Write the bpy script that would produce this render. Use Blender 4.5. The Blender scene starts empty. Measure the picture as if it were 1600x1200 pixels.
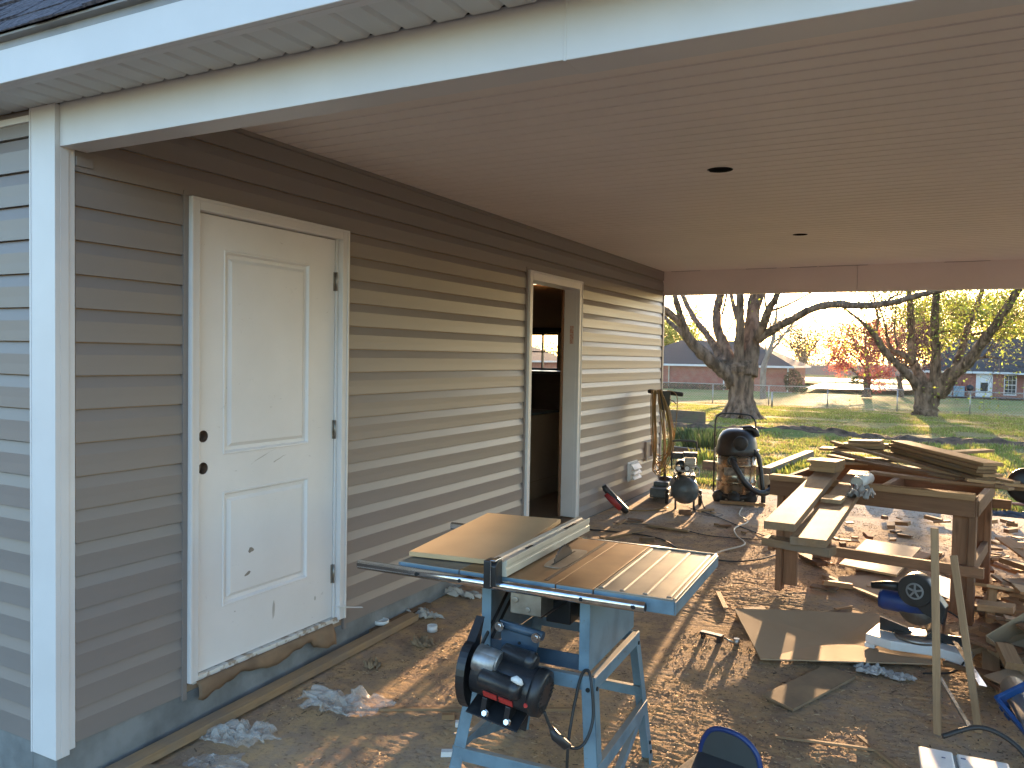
import bpy, math, random
import numpy as np
from mathutils import Vector, Matrix, noise, Euler
random.seed(7); RNG = np.random.default_rng(5)
R = math.radians
S = bpy.context.scene
COL = S.collection

# ------------------------------------------------------------------ materials
def nodes(name):
    m = bpy.data.materials.new(name); m.use_nodes = True
    nt = m.node_tree; b = nt.nodes['Principled BSDF']
    return m, nt, b
def col(c): return (c[0], c[1], c[2], 1)
def add_bump(nt, b, height, strength, dist):
    bp = nt.nodes.new('ShaderNodeBump'); bp.inputs['Strength'].default_value = strength
    bp.inputs['Distance'].default_value = dist
    nt.links.new(height, bp.inputs['Height'])
    nt.links.new(bp.outputs[0], b.inputs['Normal']); return bp
def coords(nt, scale=(1,1,1), kind='Object'):
    tc = nt.nodes.new('ShaderNodeTexCoord'); mp = nt.nodes.new('ShaderNodeMapping')
    mp.inputs['Scale'].default_value = scale
    nt.links.new(tc.outputs[kind], mp.inputs[0]); return mp.outputs[0]
def noise_n(nt, vec, scale, detail=6, rough=.55, dist=0):
    n = nt.nodes.new('ShaderNodeTexNoise'); n.inputs['Scale'].default_value = scale
    n.inputs['Detail'].default_value = detail; n.inputs['Roughness'].default_value = rough
    n.inputs['Distortion'].default_value = dist
    nt.links.new(vec, n.inputs['Vector']); return n.outputs['Fac']
def ramp(nt, fac, stops):
    r = nt.nodes.new('ShaderNodeValToRGB'); e = r.color_ramp.elements
    while len(e) < len(stops): e.new(.5)
    for el, (p, c) in zip(e, stops): el.position = p; el.color = col(c)
    nt.links.new(fac, r.inputs[0]); return r.outputs[0]
def mix(nt, fac, a, b, mode='MIX'):
    m = nt.nodes.new('ShaderNodeMix'); m.data_type = 'RGBA'; m.blend_type = mode
    if isinstance(fac, (int, float)): m.inputs[0].default_value = fac
    else: nt.links.new(fac, m.inputs[0])
    for i, v in ((6, a), (7, b)):
        if isinstance(v, tuple): m.inputs[i].default_value = col(v)
        else: nt.links.new(v, m.inputs[i])
    return m.outputs[2]
def mathn(nt, op, a, b=None, c=None):
    m = nt.nodes.new('ShaderNodeMath'); m.operation = op
    for i, v in enumerate((a, b, c)):
        if v is None: continue
        if isinstance(v, (int, float)): m.inputs[i].default_value = v
        else: nt.links.new(v, m.inputs[i])
    return m.outputs[0]
def per_object(nt, colour, amt=.25):
    oi = nt.nodes.new('ShaderNodeObjectInfo'); hs = nt.nodes.new('ShaderNodeHueSaturation')
    v = mathn(nt, 'MULTIPLY_ADD', oi.outputs['Random'], amt, 1-amt/2)
    nt.links.new(v, hs.inputs['Value']); nt.links.new(colour, hs.inputs['Color']); return hs.outputs[0]

def M(name, c1, c2=None, scale=8, rough=.6, bump=.15, bscale=60, bdist=.002, metal=0, stretch=(1,1,1), spec=.5, rvar=.15, detail=6, lo=.35, hi=.65):
    """general weathered surface: two tones, roughness variation and fine relief"""
    m, nt, b = nodes(name); v = coords(nt, stretch)
    c2 = c2 or tuple(x*.8 for x in c1)
    n = noise_n(nt, v, scale, detail)
    nt.links.new(ramp(nt, n, [(lo, c2), (hi, c1)]), b.inputs['Base Color'])
    n2 = noise_n(nt, v, bscale, 4)
    if bump: add_bump(nt, b, n2, bump, bdist)
    rr = mathn(nt, 'MULTIPLY_ADD', n, rvar*2, rough-rvar)
    nt.links.new(rr, b.inputs['Roughness']); b.inputs['Metallic'].default_value = metal
    b.inputs['Specular IOR Level'].default_value = spec
    return m
def WOOD(name, c1, c2, knots=True, rough=.75, dirt=None, stretch=(1.2, 14, 14)):
    """grain along the local x axis of a board"""
    m, nt, b = nodes(name); v = coords(nt, stretch)
    oi = nt.nodes.new('ShaderNodeObjectInfo'); add = nt.nodes.new('ShaderNodeVectorMath'); add.operation = 'ADD'
    sc = nt.nodes.new('ShaderNodeVectorMath'); sc.operation = 'SCALE'; sc.inputs[3].default_value = 37
    cmb = nt.nodes.new('ShaderNodeCombineXYZ')
    for i in range(3): nt.links.new(oi.outputs['Random'], cmb.inputs[i])
    nt.links.new(cmb.outputs[0], sc.inputs[0]); nt.links.new(v, add.inputs[0]); nt.links.new(sc.outputs[0], add.inputs[1])
    v = add.outputs[0]
    n = noise_n(nt, v, 3.2, 7, .65, .6); g = noise_n(nt, v, 14, 5, .6)
    c = ramp(nt, n, [(.3, c2), (.5, tuple((a+q)/2 for a, q in zip(c1, c2))), (.7, c1)])
    c = mix(nt, mathn(nt, 'MULTIPLY', g, .35), c, tuple(x*.55 for x in c2))
    if knots:
        vo = nt.nodes.new('ShaderNodeTexVoronoi'); vo.inputs['Scale'].default_value = 1
        vv = coords(nt, (2.3, 9, 9)); a2 = nt.nodes.new('ShaderNodeVectorMath'); a2.operation = 'ADD'
        nt.links.new(vv, a2.inputs[0]); nt.links.new(sc.outputs[0], a2.inputs[1]); nt.links.new(a2.outputs[0], vo.inputs['Vector'])
        k = ramp(nt, vo.outputs['Distance'], [(.05, (1, 1, 1)), (.16, (0, 0, 0))])
        c = mix(nt, mathn(nt, 'MULTIPLY', k, .7), c, tuple(x*.35 for x in c2))
    if dirt:
        dn = noise_n(nt, coords(nt), 5, 5); dm = ramp(nt, dn, [(.45, (0, 0, 0)), (.62, (1, 1, 1))])
        c = mix(nt, mathn(nt, 'MULTIPLY', dm, .7), c, dirt)
    c = per_object(nt, c, .35)
    nt.links.new(c, b.inputs['Base Color']); b.inputs['Roughness'].default_value = rough
    b.inputs['Specular IOR Level'].default_value = .3
    add_bump(nt, b, g, .35, .0015)
    return m
def BRICK(name, c1, c2, mortar, w=.2, h=.067, bumpd=.004):
    m, nt, b = nodes(name); tc = nt.nodes.new('ShaderNodeTexCoord'); sp = nt.nodes.new('ShaderNodeSeparateXYZ')
    nt.links.new(tc.outputs['Object'], sp.inputs[0])
    u = mathn(nt, 'ADD', sp.outputs[0], sp.outputs[1]); cb = nt.nodes.new('ShaderNodeCombineXYZ')
    nt.links.new(u, cb.inputs[0]); nt.links.new(sp.outputs[2], cb.inputs[1])
    br = nt.nodes.new('ShaderNodeTexBrick'); br.inputs['Scale'].default_value = 1
    br.inputs['Brick Width'].default_value = w; br.inputs['Row Height'].default_value = h
    br.inputs['Mortar Size'].default_value = h*.12; br.inputs['Color1'].default_value = col(c1)
    br.inputs['Color2'].default_value = col(c2); br.inputs['Mortar'].default_value = col(mortar); br.inputs['Bias'].default_value = -.2
    nt.links.new(cb.outputs[0], br.inputs['Vector'])
    n = noise_n(nt, cb.outputs[0], 1.6, 5); cc = mix(nt, ramp(nt, n, [(.4, (0, 0, 0)), (.7, (.4, .4, .4))]), br.outputs['Color'], mortar)
    nt.links.new(cc, b.inputs['Base Color']); b.inputs['Roughness'].default_value = .85
    add_bump(nt, b, br.outputs['Fac'], -.5, bumpd); return m
def EMPTYMAT(name, c, rough, metal=0): return M(name, c, tuple(x*.9 for x in c), rough=rough, metal=metal, bump=.03)

m_siding = M('siding_vinyl', (.245, .212, .196), (.222, .192, .177), scale=1.2, rough=.40, bump=.10, bscale=40, bdist=.0012, stretch=(1, .12, 1.2), rvar=.08)
m_white = M('white_trim', (.70, .68, .67), (.65, .63, .62), scale=3, rough=.4, bump=.06, bscale=30, bdist=.001, rvar=.06)
def white_scuffed():
    m, nt, b = nodes('door_paint'); v = coords(nt)
    n = noise_n(nt, v, 2.5, 6); c = ramp(nt, n, [(.3, (.72, .70, .69)), (.7, (.79, .77, .76))])
    s = noise_n(nt, coords(nt, (1, 1, 1.6)), 9, 9, .8, 1.5); sm = ramp(nt, s, [(.63, (0, 0, 0)), (.68, (1, 1, 1))])
    c = mix(nt, mathn(nt, 'MULTIPLY', sm, .45), c, (.22, .19, .17))
    nt.links.new(c, b.inputs['Base Color']); b.inputs['Roughness'].default_value = .42
    add_bump(nt, b, noise_n(nt, v, 45, 3), .08, .001); return m
m_door = white_scuffed()
m_ceiling = M('ceiling_vinyl', (.80, .72, .67), (.75, .675, .63), scale=1.5, rough=.5, bump=.06, bscale=20, bdist=.001, rvar=.06)
m_soffit = M('soffit_vinyl', (.66, .65, .63), (.61, .60, .58), scale=2, rough=.5, bump=.05, bscale=20)
m_shingle = M('shingle', (.15, .135, .15), (.05, .045, .055), scale=60, rough=.95, bump=.6, bscale=400, bdist=.002, spec=.2)
m_concrete = M('stem_wall_concrete', (.25, .26, .26), (.15, .155, .155), scale=5, rough=.9, bump=.5, bscale=35, bdist=.006, spec=.3)
m_dark = M('dark_void', (.015, .014, .013), (.01, .01, .01), rough=.9, bump=0)
m_black = M('black_plastic', (.022, .022, .024), (.012, .012, .013), scale=12, rough=.38, bump=.1, bscale=80)
m_rubber = M('black_rubber', (.03, .028, .027), (.018, .017, .016), scale=20, rough=.65, bump=.2)
m_blackpaint = M('black_paint_worn', (.018, .019, .022), (.05, .048, .045), scale=14, rough=.33, bump=.2, lo=.2, hi=.45)
m_blue = M('blue_grey_enamel', (.14, .225, .285), (.10, .15, .18), scale=16, rough=.45, bump=.15, bscale=60, lo=.3, hi=.5)
def worn_blue():
    m, nt, b = nodes('blue_grey_enamel_worn'); v = coords(nt); n = noise_n(nt, v, 9, 6); c = ramp(nt, n, [(.3, (.095, .15, .19)), (.55, (.14, .22, .275))])
    ch = noise_n(nt, v, 26, 8, .75, .8); cm = ramp(nt, ch, [(.635, (0, 0, 0)), (.66, (1, 1, 1))]); c = mix(nt, mathn(nt, 'MULTIPLY', cm, .8), c, (.12, .07, .045))
    g = nt.nodes.new('ShaderNodeNewGeometry'); sp = nt.nodes.new('ShaderNodeSeparateXYZ'); nt.links.new(g.outputs['Normal'], sp.inputs[0])
    up = mathn(nt, 'MULTIPLY', ramp(nt, sp.outputs[2], [(.5, (0, 0, 0)), (.9, (1, 1, 1))]), mathn(nt, 'MULTIPLY_ADD', n, .9, .2)); c = mix(nt, up, c, (.36, .28, .19))   # sawdust settled on ledges
    nt.links.new(c, b.inputs['Base Color']); b.inputs['Roughness'].default_value = .48; add_bump(nt, b, ch, .12, .001); return m
m_blue = worn_blue()
m_blued = M('dark_blue_enamel', (.045, .075, .11), (.03, .05, .075), scale=10, rough=.42, bump=.12)
m_chrome = M('chrome', (.75, .76, .78), (.55, .55, .56), scale=30, rough=.16, bump=.05, metal=1, rvar=.08)
m_steel = M('worn_steel', (.42, .40, .37), (.28, .26, .23), scale=14, rough=.42, bump=.12, metal=.9)
m_rust = M('rusty_cast_iron', (.36, .215, .095), (.20, .095, .035), scale=5, rough=.5, bump=.15, bscale=90, metal=.35, spec=.5, lo=.3, hi=.7)
m_galv = M('dusty_stamped_steel', (.36, .32, .26), (.25, .22, .18), scale=7, rough=.45, bump=.15, metal=.6)
m_alu = M('fence_aluminium', (.60, .55, .44), (.52, .47, .38), scale=8, rough=.45, bump=.05, metal=.2)
m_mdf = M('mdf', (.53, .37, .20), (.48, .33, .175), scale=4, rough=.7, bump=.1, bscale=200, bdist=.0005, spec=.3)
m_card = M('cardboard', (.42, .30, .19), (.37, .26, .16), scale=3, rough=.85, bump=.12, bscale=25, spec=.2)
m_osb = M('plywood_dirty', (.30, .21, .12), (.19, .13, .08), scale=6, rough=.85, bump=.3, bscale=50)
m_pine = WOOD('pine', (.43, .265, .135), (.30, .17, .08))
m_pineold = WOOD('pine_dirty', (.25, .145, .072), (.16, .09, .045), dirt=(.16, .12, .085))
m_cedar = WOOD('pine_brown', (.26, .14, .075), (.16, .08, .042))
m_trimwood = WOOD('pale_lath', (.39, .255, .14), (.27, .165, .09))
m_bluepl = M('blue_plastic', (.02, .05, .19), (.015, .035, .13), rough=.4, bump=.08)
m_blueb = M('bright_blue_plastic', (.018, .07, .22), (.012, .045, .15), rough=.45, bump=.08)
m_red = M('red_label', (.45, .035, .03), (.35, .03, .025), rough=.5, bump=.05)
m_greytank = M('grey_tank_paint', (.085, .10, .105), (.06, .07, .075), scale=20, rough=.38, bump=.1, spec=.5)
m_cord = M('yellow_brown_cord', (.30, .19, .06), (.22, .13, .045), rough=.55, bump=.05)
m_cordb = M('black_cord', (.02, .02, .02), rough=.5, bump=.05)
m_cordw = M('pale_cord', (.55, .48, .38), rough=.6, bump=.05)
m_whitepl = M('white_plastic', (.70, .70, .69), (.6, .6, .58), rough=.45, bump=.05)
m_bucket = M('muddy_white_bucket', (.62, .58, .52), (.42, .33, .24), scale=5, rough=.5, bump=.08)
m_tan = M('interior_paint', (.38, .27, .18), (.35, .25, .165), rough=.8, bump=.05)
m_glass_dark = M('window_dark_glass', (.03, .035, .04), (.05, .055, .06), rough=.12, bump=0)
m_bark = M('bark', (.25, .17, .115), (.075, .05, .033), scale=7, rough=.95, bump=1.0, bscale=9, bdist=.12, stretch=(1, 1, .3), spec=.2)
m_bark2 = M('pale_bark', (.30, .26, .22), (.16, .13, .105), scale=4, rough=.95, bump=.8, bscale=9, bdist=.04, stretch=(1, 1, .4), spec=.2)
def poly_film():
    m, nt, b = nodes('clear_plastic_film'); b.inputs['Base Color'].default_value = (.62, .60, .57, 1)
    b.inputs['Roughness'].default_value = .25; b.inputs['Alpha'].default_value = .28
    b.inputs['Specular IOR Level'].default_value = .8
    add_bump(nt, b, noise_n(nt, coords(nt), 25, 5), .6, .01); return m
m_film = poly_film()
def leafmat(name, c, trans=.5):
    m, nt, b = nodes(name)
    oi = nt.nodes.new('ShaderNodeNewGeometry'); hs = nt.nodes.new('ShaderNodeHueSaturation')
    r = oi.outputs['Random Per Island']
    nt.links.new(mathn(nt, 'MULTIPLY_ADD', r, .8, .6), hs.inputs['Value']); hs.inputs['Color'].default_value = col(c)
    nt.links.new(mathn(nt, 'MULTIPLY_ADD', r, .05, .475), hs.inputs['Hue'])
    tr = nt.nodes.new('ShaderNodeBsdfTranslucent'); ms = nt.nodes.new('ShaderNodeMixShader'); ms.inputs[0].default_value = trans
    nt.links.new(hs.outputs[0], b.inputs['Base Color']); nt.links.new(hs.outputs[0], tr.inputs[0])
    b.inputs['Roughness'].default_value = .6
    nt.links.new(b.outputs[0], ms.inputs[1]); nt.links.new(tr.outputs[0], ms.inputs[2])
    nt.links.new(ms.outputs[0], nt.nodes['Material Output'].inputs[0]); return m
m_leaf = leafmat('young_leaf', (.30, .34, .05)); m_redbud = leafmat('redbud_blossom', (.42, .12, .09))
m_grass = leafmat('grass_blade', (.22, .25, .05)); m_shrub = leafmat('shrub_leaf', (.05, .08, .025), .3)
m_wood_far = leafmat('far_twigs', (.13, .10, .055), .35); m_drygrass = leafmat('dry_grass_blade', (.33, .27, .12))

# ------------------------------------------------------------------ mesh builder
class MB:
    def __init__(s): s.v = []; s.f = []; s.s = []
    def add(s, vs, fs, smooth=False):
        o = len(s.v); s.v += [tuple(p) for p in vs]; s.f += [tuple(i+o for i in f) for f in fs]; s.s += [smooth]*len(fs); return s
    def box(s, c, d, rot=None):
        x, y, z = (k/2 for k in d); vs = [Vector((a*x, b*y, g*z)) for a in (-1, 1) for b in (-1, 1) for g in (-1, 1)]
        m = (Euler(rot).to_matrix() if isinstance(rot, tuple) else rot) if rot else None
        vs = [((m @ p) if m else p)+Vector(c) for p in vs]
        return s.add(vs, [(0, 1, 3, 2), (4, 6, 7, 5), (0, 4, 5, 1), (2, 3, 7, 6), (0, 2, 6, 4), (1, 5, 7, 3)])
    def b2(s, a, b):  # box by two corners
        return s.box([(p+q)/2 for p, q in zip(a, b)], [abs(q-p) for p, q in zip(a, b)])
    def tube(s, pts, r, n=10, cap=True, smooth=True, wob=0):
        pts = [Vector(p) for p in pts]; k = len(pts); rs = r if isinstance(r, (list, tuple)) else [r]*k
        vs = []; up = None
        for i, p in enumerate(pts):
            t = (pts[min(i+1, k-1)]-pts[max(i-1, 0)])
            t = t.normalized() if t.length > 1e-9 else Vector((0, 0, 1))
            if up is None: up = t.orthogonal().normalized()
            up = (up-t*up.dot(t)); up = up.normalized() if up.length > 1e-6 else t.orthogonal().normalized()
            w = t.cross(up)
            for j in range(n):
                a = 2*math.pi*j/n; q = up*math.cos(a)+w*math.sin(a); rr = rs[i]
                if wob: rr *= 1+wob*noise.noise((p*1.3/max(rs[i], .05)*.25)+q*2.1)
                vs.append(p+q*rr)
        fs = [(i*n+j, i*n+(j+1) % n, (i+1)*n+(j+1) % n, (i+1)*n+j) for i in range(k-1) for j in range(n)]
        s.add(vs, fs, smooth)
        if cap: o = len(s.v)-k*n; s.f += [tuple(o+j for j in reversed(range(n))), tuple(o+(k-1)*n+j for j in range(n))]; s.s += [False]*2
        return s
    def cyl(s, a, b, r, n=20, r2=None): return s.tube([a, b], [r, r2 if r2 is not None else r], n)
    def lathe(s, prof, c=(0, 0, 0), axis='z', n=28):  # prof: (radius, height)
        vs = []
        for r, h in prof:
            for j in range(n):
                a = 2*math.pi*j/n; p = (r*math.cos(a), r*math.sin(a), h)
                if axis == 'x': p = (h, p[0], p[1])
                if axis == 'y': p = (p[0], h, p[1])
                vs.append(Vector(p)+Vector(c))
        k = len(prof)
        return s.add(vs, [(i*n+j, i*n+(j+1) % n, (i+1)*n+(j+1) % n, (i+1)*n+j) for i in range(k-1) for j in range(n)], True)
    def prism(s, poly, a, b, axis='x'):  # poly in the other two axes
        def P(u, v, w): return {'x': (w, u, v), 'y': (u, w, v), 'z': (u, v, w)}[axis]
        n = len(poly); vs = [P(u, v, a) for u, v in poly]+[P(u, v, b) for u, v in poly]
        return s.add(vs, [tuple(range(n))[::-1], tuple(range(n, 2*n))]+[(i, (i+1) % n, n+(i+1) % n, n+i) for i in range(n)])
    def extr(s, line, a, b, axis='y'):  # open polyline profile extruded
        def P(u, v, w): return {'x': (w, u, v), 'y': (u, w, v), 'z': (u, v, w)}[axis]
        n = len(line); vs = [P(u, v, a) for u, v in line]+[P(u, v, b) for u, v in line]
        return s.add(vs, [(i, i+1, n+i+1, n+i) for i in range(n-1)])
    def build(s, name, mat, parent=None, bevel=0, world=False, seg=2):
        me = bpy.data.meshes.new(name); v = s.v
        if world and parent is not None:
            inv = WM[parent.name].inverted(); v = [tuple(inv @ Vector(p)) for p in v]
        me.from_pydata(v, [], s.f); me.polygons.foreach_set('use_smooth', s.s)
        me.materials.append(mat); me.update()
        o = bpy.data.objects.new(name, me); COL.objects.link(o)
        if parent is not None: o.parent = parent
        if bevel:
            m = o.modifiers.new('bevel', 'BEVEL'); m.width = bevel; m.segments = seg; m.limit_method = 'ANGLE'; m.angle_limit = R(40)
        return o
WM = {}
def thing(name, label, cat, loc=(0, 0, 0), rz=0, group=None):
    o = bpy.data.objects.new(name, None); COL.objects.link(o); o.empty_display_size = .1
    o.location = loc; o.rotation_euler = (0, 0, rz); o['label'] = label; o['category'] = cat
    if group: o['group'] = group
    WM[o.name] = Matrix.Translation(loc) @ Matrix.Rotation(rz, 4, 'Z'); return o
def tag(o, label, cat, group=None):
    o['label'] = label; o['category'] = cat
    if group: o['group'] = group
    return o
def struct(o, kind='structure', label=None, cat=None):
    o['kind'] = kind
    if label: o['label'] = label; o['category'] = cat
    return o
def board(name, p0, p1, w, t, mat, roll=0, parent=None, bevel=.0015, holes=None, sag=0):
    """a board from end to end (top-face centre line), local x along it"""
    p0 = Vector(p0); p1 = Vector(p1); d = p1-p0; L = d.length; x = d.normalized()
    y = Vector((0, 0, 1)).cross(x); y = y.normalized() if y.length > .05 else Vector((0, 1, 0)); z = x.cross(y)
    rm = Matrix((x, y, z)).transposed() @ Matrix.Rotation(roll, 3, 'X')
    mb = MB(); n = 6 if sag else 1; vs = []; j = [random.uniform(-.0015, .0015) for _ in range(8)]
    for i in range(n+1):
        u = i/n; zz = -4*sag*u*(1-u)
        for k, (a, b) in enumerate(((-1, -1), (1, -1), (1, 1), (-1, 1))): vs.append((-L/2+L*u+j[k], a*w/2+j[k+4], b*t/2+zz))
    fs = [(i*4+k, i*4+(k+1) % 4, (i+1)*4+(k+1) % 4, (i+1)*4+k) for i in range(n) for k in range(4)]
    fs += [(3, 2, 1, 0), tuple(n*4+k for k in range(4))]
    mb.add(vs, fs); o = mb.build(name, mat, parent, bevel)
    mid = (p0+p1)/2; o.matrix_local = Matrix.Translation(mid) @ rm.to_4x4()
    return o
def spline(pts, k=6):
    P = [Vector(p[:3]) for p in pts]; rr = [p[3] for p in pts] if len(pts[0]) > 3 else None; out = []; ro = []
    for i in range(len(P)-1):
        a = P[max(i-1, 0)]; b = P[i]; c = P[i+1]; d = P[min(i+2, len(P)-1)]
        for j in range(k):
            t = j/k; out.append(.5*((2*b)+(c-a)*t+(2*a-5*b+4*c-d)*t*t+(3*b-a-3*c+d)*t**3))
            if rr: ro.append(rr[i]*(1-t)+rr[i+1]*t)
    out.append(P[-1]); 
    if rr: ro.append(rr[-1]); return out, ro
    return out
def G(y): return -.19+.18*min(max((y-2.2)/4.8, 0), 1)       # top of the muddy slab
TY = [(-60, -.6), (-2, -.26), (1.6, -.26), (9.35, -.16), (12, -.17), (25, -.30), (33, -.44), (43, -.86), (50, -.98), (65, -1.15), (80, -1.38), (110, -1.35), (140, -1.0), (170, -.8), (600, -.2)]
def T(y): return float(np.interp(y, [a for a, b in TY], [b for a, b in TY]))

# ------------------------------------------------------------------ camera, light
cd = bpy.data.cameras.new('camera'); cam = bpy.data.objects.new('camera', cd); COL.objects.link(cam); S.camera = cam
yaw, pit, rol = R(27.83735), R(-1.96268), R(1.0082)
F = Vector((-math.sin(yaw)*math.cos(pit), math.cos(yaw)*math.cos(pit), math.sin(pit))); Rt = Vector((math.cos(yaw), math.sin(yaw), 0)); Up = Rt.cross(F)
Rt, Up = math.cos(rol)*Rt+math.sin(rol)*Up, -math.sin(rol)*Rt+math.cos(rol)*Up
mm = Matrix((Rt, Up, -F)).transposed().to_4x4(); mm.translation = (2.8707, 0, 1.4975); cam.matrix_world = mm
cd.sensor_width = 36; cd.lens = 28.265; cd.clip_start = .05; cd.clip_end = 3000
S.render.resolution_x = 1024; S.render.resolution_y = 768
SUN_EL, SUN_AZ = R(6.0), R(-4.6)          # azimuth from +y towards +x
w = bpy.data.worlds.new('World'); S.world = w; w.use_nodes = True; wn = w.node_tree
sky = wn.nodes.new('ShaderNodeTexSky'); sky.sky_type = 'NISHITA'; sky.sun_disc = False
sky.sun_elevation = SUN_EL; sky.sun_rotation = SUN_AZ; sky.air_density = 1.0; sky.dust_density = 1.0; sky.ozone_density = 2.0
bg = wn.nodes['Background']; wn.links.new(sky.outputs[0], bg.inputs[0]); bg.inputs[1].default_value = .15
ld = bpy.data.lights.new('sun', 'SUN'); ld.energy = 5; ld.angle = R(.5); ld.color = (1, .64, .31)
sun = bpy.data.objects.new('sun', ld); COL.objects.link(sun)
sd = Vector((math.sin(SUN_AZ)*math.cos(SUN_EL), math.cos(SUN_AZ)*math.cos(SUN_EL), math.sin(SUN_EL)))
sun.rotation_euler = sd.to_track_quat('Z', 'Y').to_euler(); sun.location = (0, 0, 20)
S.view_settings.view_transform = 'Standard'; S.view_settings.look = 'None'; S.view_settings.exposure = 2.8; S.view_settings.gamma = 1
S.view_settings.use_white_balance = True; S.view_settings.white_balance_temperature = 6150; S.view_settings.white_balance_tint = 15
S.render.engine = 'CYCLES'

# ------------------------------------------------------------------ ground
def grid(name, xs, ys, hf, mat):
    X, Y = np.meshgrid(xs, ys); Z = hf(X, Y); nx, ny = len(xs), len(ys)
    v = np.stack([X, Y, Z], -1).reshape(-1, 3); i = np.arange(nx*ny).reshape(ny, nx)
    f = np.stack([i[:-1, :-1], i[:-1, 1:], i[1:, 1:], i[1:, :-1]], -1).reshape(-1, 4)
    me = bpy.data.meshes.new(name); me.vertices.add(len(v)); me.vertices.foreach_set('co', v.ravel())
    me.loops.add(f.size); me.loops.foreach_set('vertex_index', f.ravel()); me.polygons.add(len(f))
    me.polygons.foreach_set('loop_start', np.arange(0, f.size, 4)); me.polygons.foreach_set('use_smooth', np.ones(len(f), bool))
    me.update(); me.validate(); me.materials.append(mat)
    o = bpy.data.objects.new(name, me); COL.objects.link(o); return o
def vnoise(X, Y, s, seed=0):
    """value noise in numpy"""
    r = np.random.default_rng(seed).random((256, 256)); x = X/s+1000; y = Y/s+1000
    xi = np.floor(x).astype(int); yi = np.floor(y).astype(int); fx = x-xi; fy = y-yi
    fx = fx*fx*(3-2*fx); fy = fy*fy*(3-2*fy); g = lambda a, b: r[a % 256, b % 256]
    return (g(xi, yi)*(1-fx)+g(xi+1, yi)*fx)*(1-fy)+(g(xi, yi+1)*(1-fx)+g(xi+1, yi+1)*fx)*fy-.5
def mudmat():
    m, nt, b = nodes('muddy_sawdust_slab'); v = coords(nt)
    n1 = noise_n(nt, v, 1.1, 7, .6, .3); n2 = noise_n(nt, v, 9, 8, .7); n3 = noise_n(nt, v, 42, 6, .7)
    c = ramp(nt, n1, [(.3, (.22, .145, .10)), (.48, (.32, .22, .145)), (.7, (.40, .30, .22))])
    c = mix(nt, ramp(nt, n2, [(.42, (0, 0, 0)), (.6, (.7, .7, .7))]), c, (.54, .345, .165))
    # pale grey bare concrete towards the outer edge
    sp = nt.nodes.new('ShaderNodeSeparateXYZ'); nt.links.new(v, sp.inputs[0])
    e = mathn(nt, 'ADD', mathn(nt, 'MULTIPLY_ADD', sp.outputs[1], .35, -2.45), mathn(nt, 'MULTIPLY_ADD', n1, 2.2, -1.1))
    c = mix(nt, ramp(nt, e, [(.0, (0, 0, 0)), (.5, (.75, .75, .75))]), c, (.40, .36, .31))
    c = mix(nt, ramp(nt, n3, [(.30, (.75, .75, .75)), (.46, (0, 0, 0))]), c, (.085, .06, .04))
    nt.links.new(c, b.inputs['Base Color']); b.inputs['Roughness'].default_value = .93; b.inputs['Specular IOR Level'].default_value = .2
    add_bump(nt, b, mathn(nt, 'ADD', mathn(nt, 'MULTIPLY', n2, .6), n3), .55, .012); return m
def slab_h(X, Y):
    g = -.19+.18*np.clip((Y-2.2)/4.8, 0, 1)
    mud = .0025*vnoise(X, Y, .17, 1)+.006*vnoise(X, Y, .6, 2)*np.clip((9-Y)/2, .2, 1)
    wp_ = .03*vnoise(X, Y, .11, 41); n1 = vnoise(X*.6+wp_, Y*1.3+wp_*2, .030, 3); n2 = vnoise(X*.55+wp_, Y*1.2, .016, 4)
    fine = .0052*np.minimum(n1+.15, .18)+.0036*n2+.0015*vnoise(X, Y*1.2, .009, 6)
    tread = np.clip(vnoise(X, Y, .9, 5)*3+.75, .12, 1)
    left = np.clip((X-.25)/1.0, .25, 1)
    return g+mud+fine*tread*left*np.clip((9.3-Y)/3, .25, 1)
slab = grid('porch_slab', np.concatenate([np.arange(.012, .9, .014), np.arange(.9, 3.2, .0065), np.arange(3.2, 5.6, .016)]), np.concatenate([np.arange(1.2, 2.2, .02), np.arange(2.2, 5.6, .0065), np.arange(5.6, 9.32, .0115)]), slab_h, mudmat()); struct(slab)
HAZE = True
if HAZE:
    hb = MB(); hb.b2((-450, -90, -6), (450, 260, 40)); hm = bpy.data.materials.new('haze'); hm.use_nodes = True; hn = hm.node_tree; hn.nodes.remove(hn.nodes['Principled BSDF'])
    pv_ = hn.nodes.new('ShaderNodeVolumePrincipled'); pv_.inputs['Color'].default_value = (.95, .92, .88, 1); pv_.inputs['Density'].default_value = .00009; pv_.inputs['Anisotropy'].default_value = .55
    hn.links.new(pv_.outputs[0], hn.nodes['Material Output'].inputs['Volume']); struct(hb.build('haze', hm), 'stuff', 'thin pale evening haze filling the air', 'haze')

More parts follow.
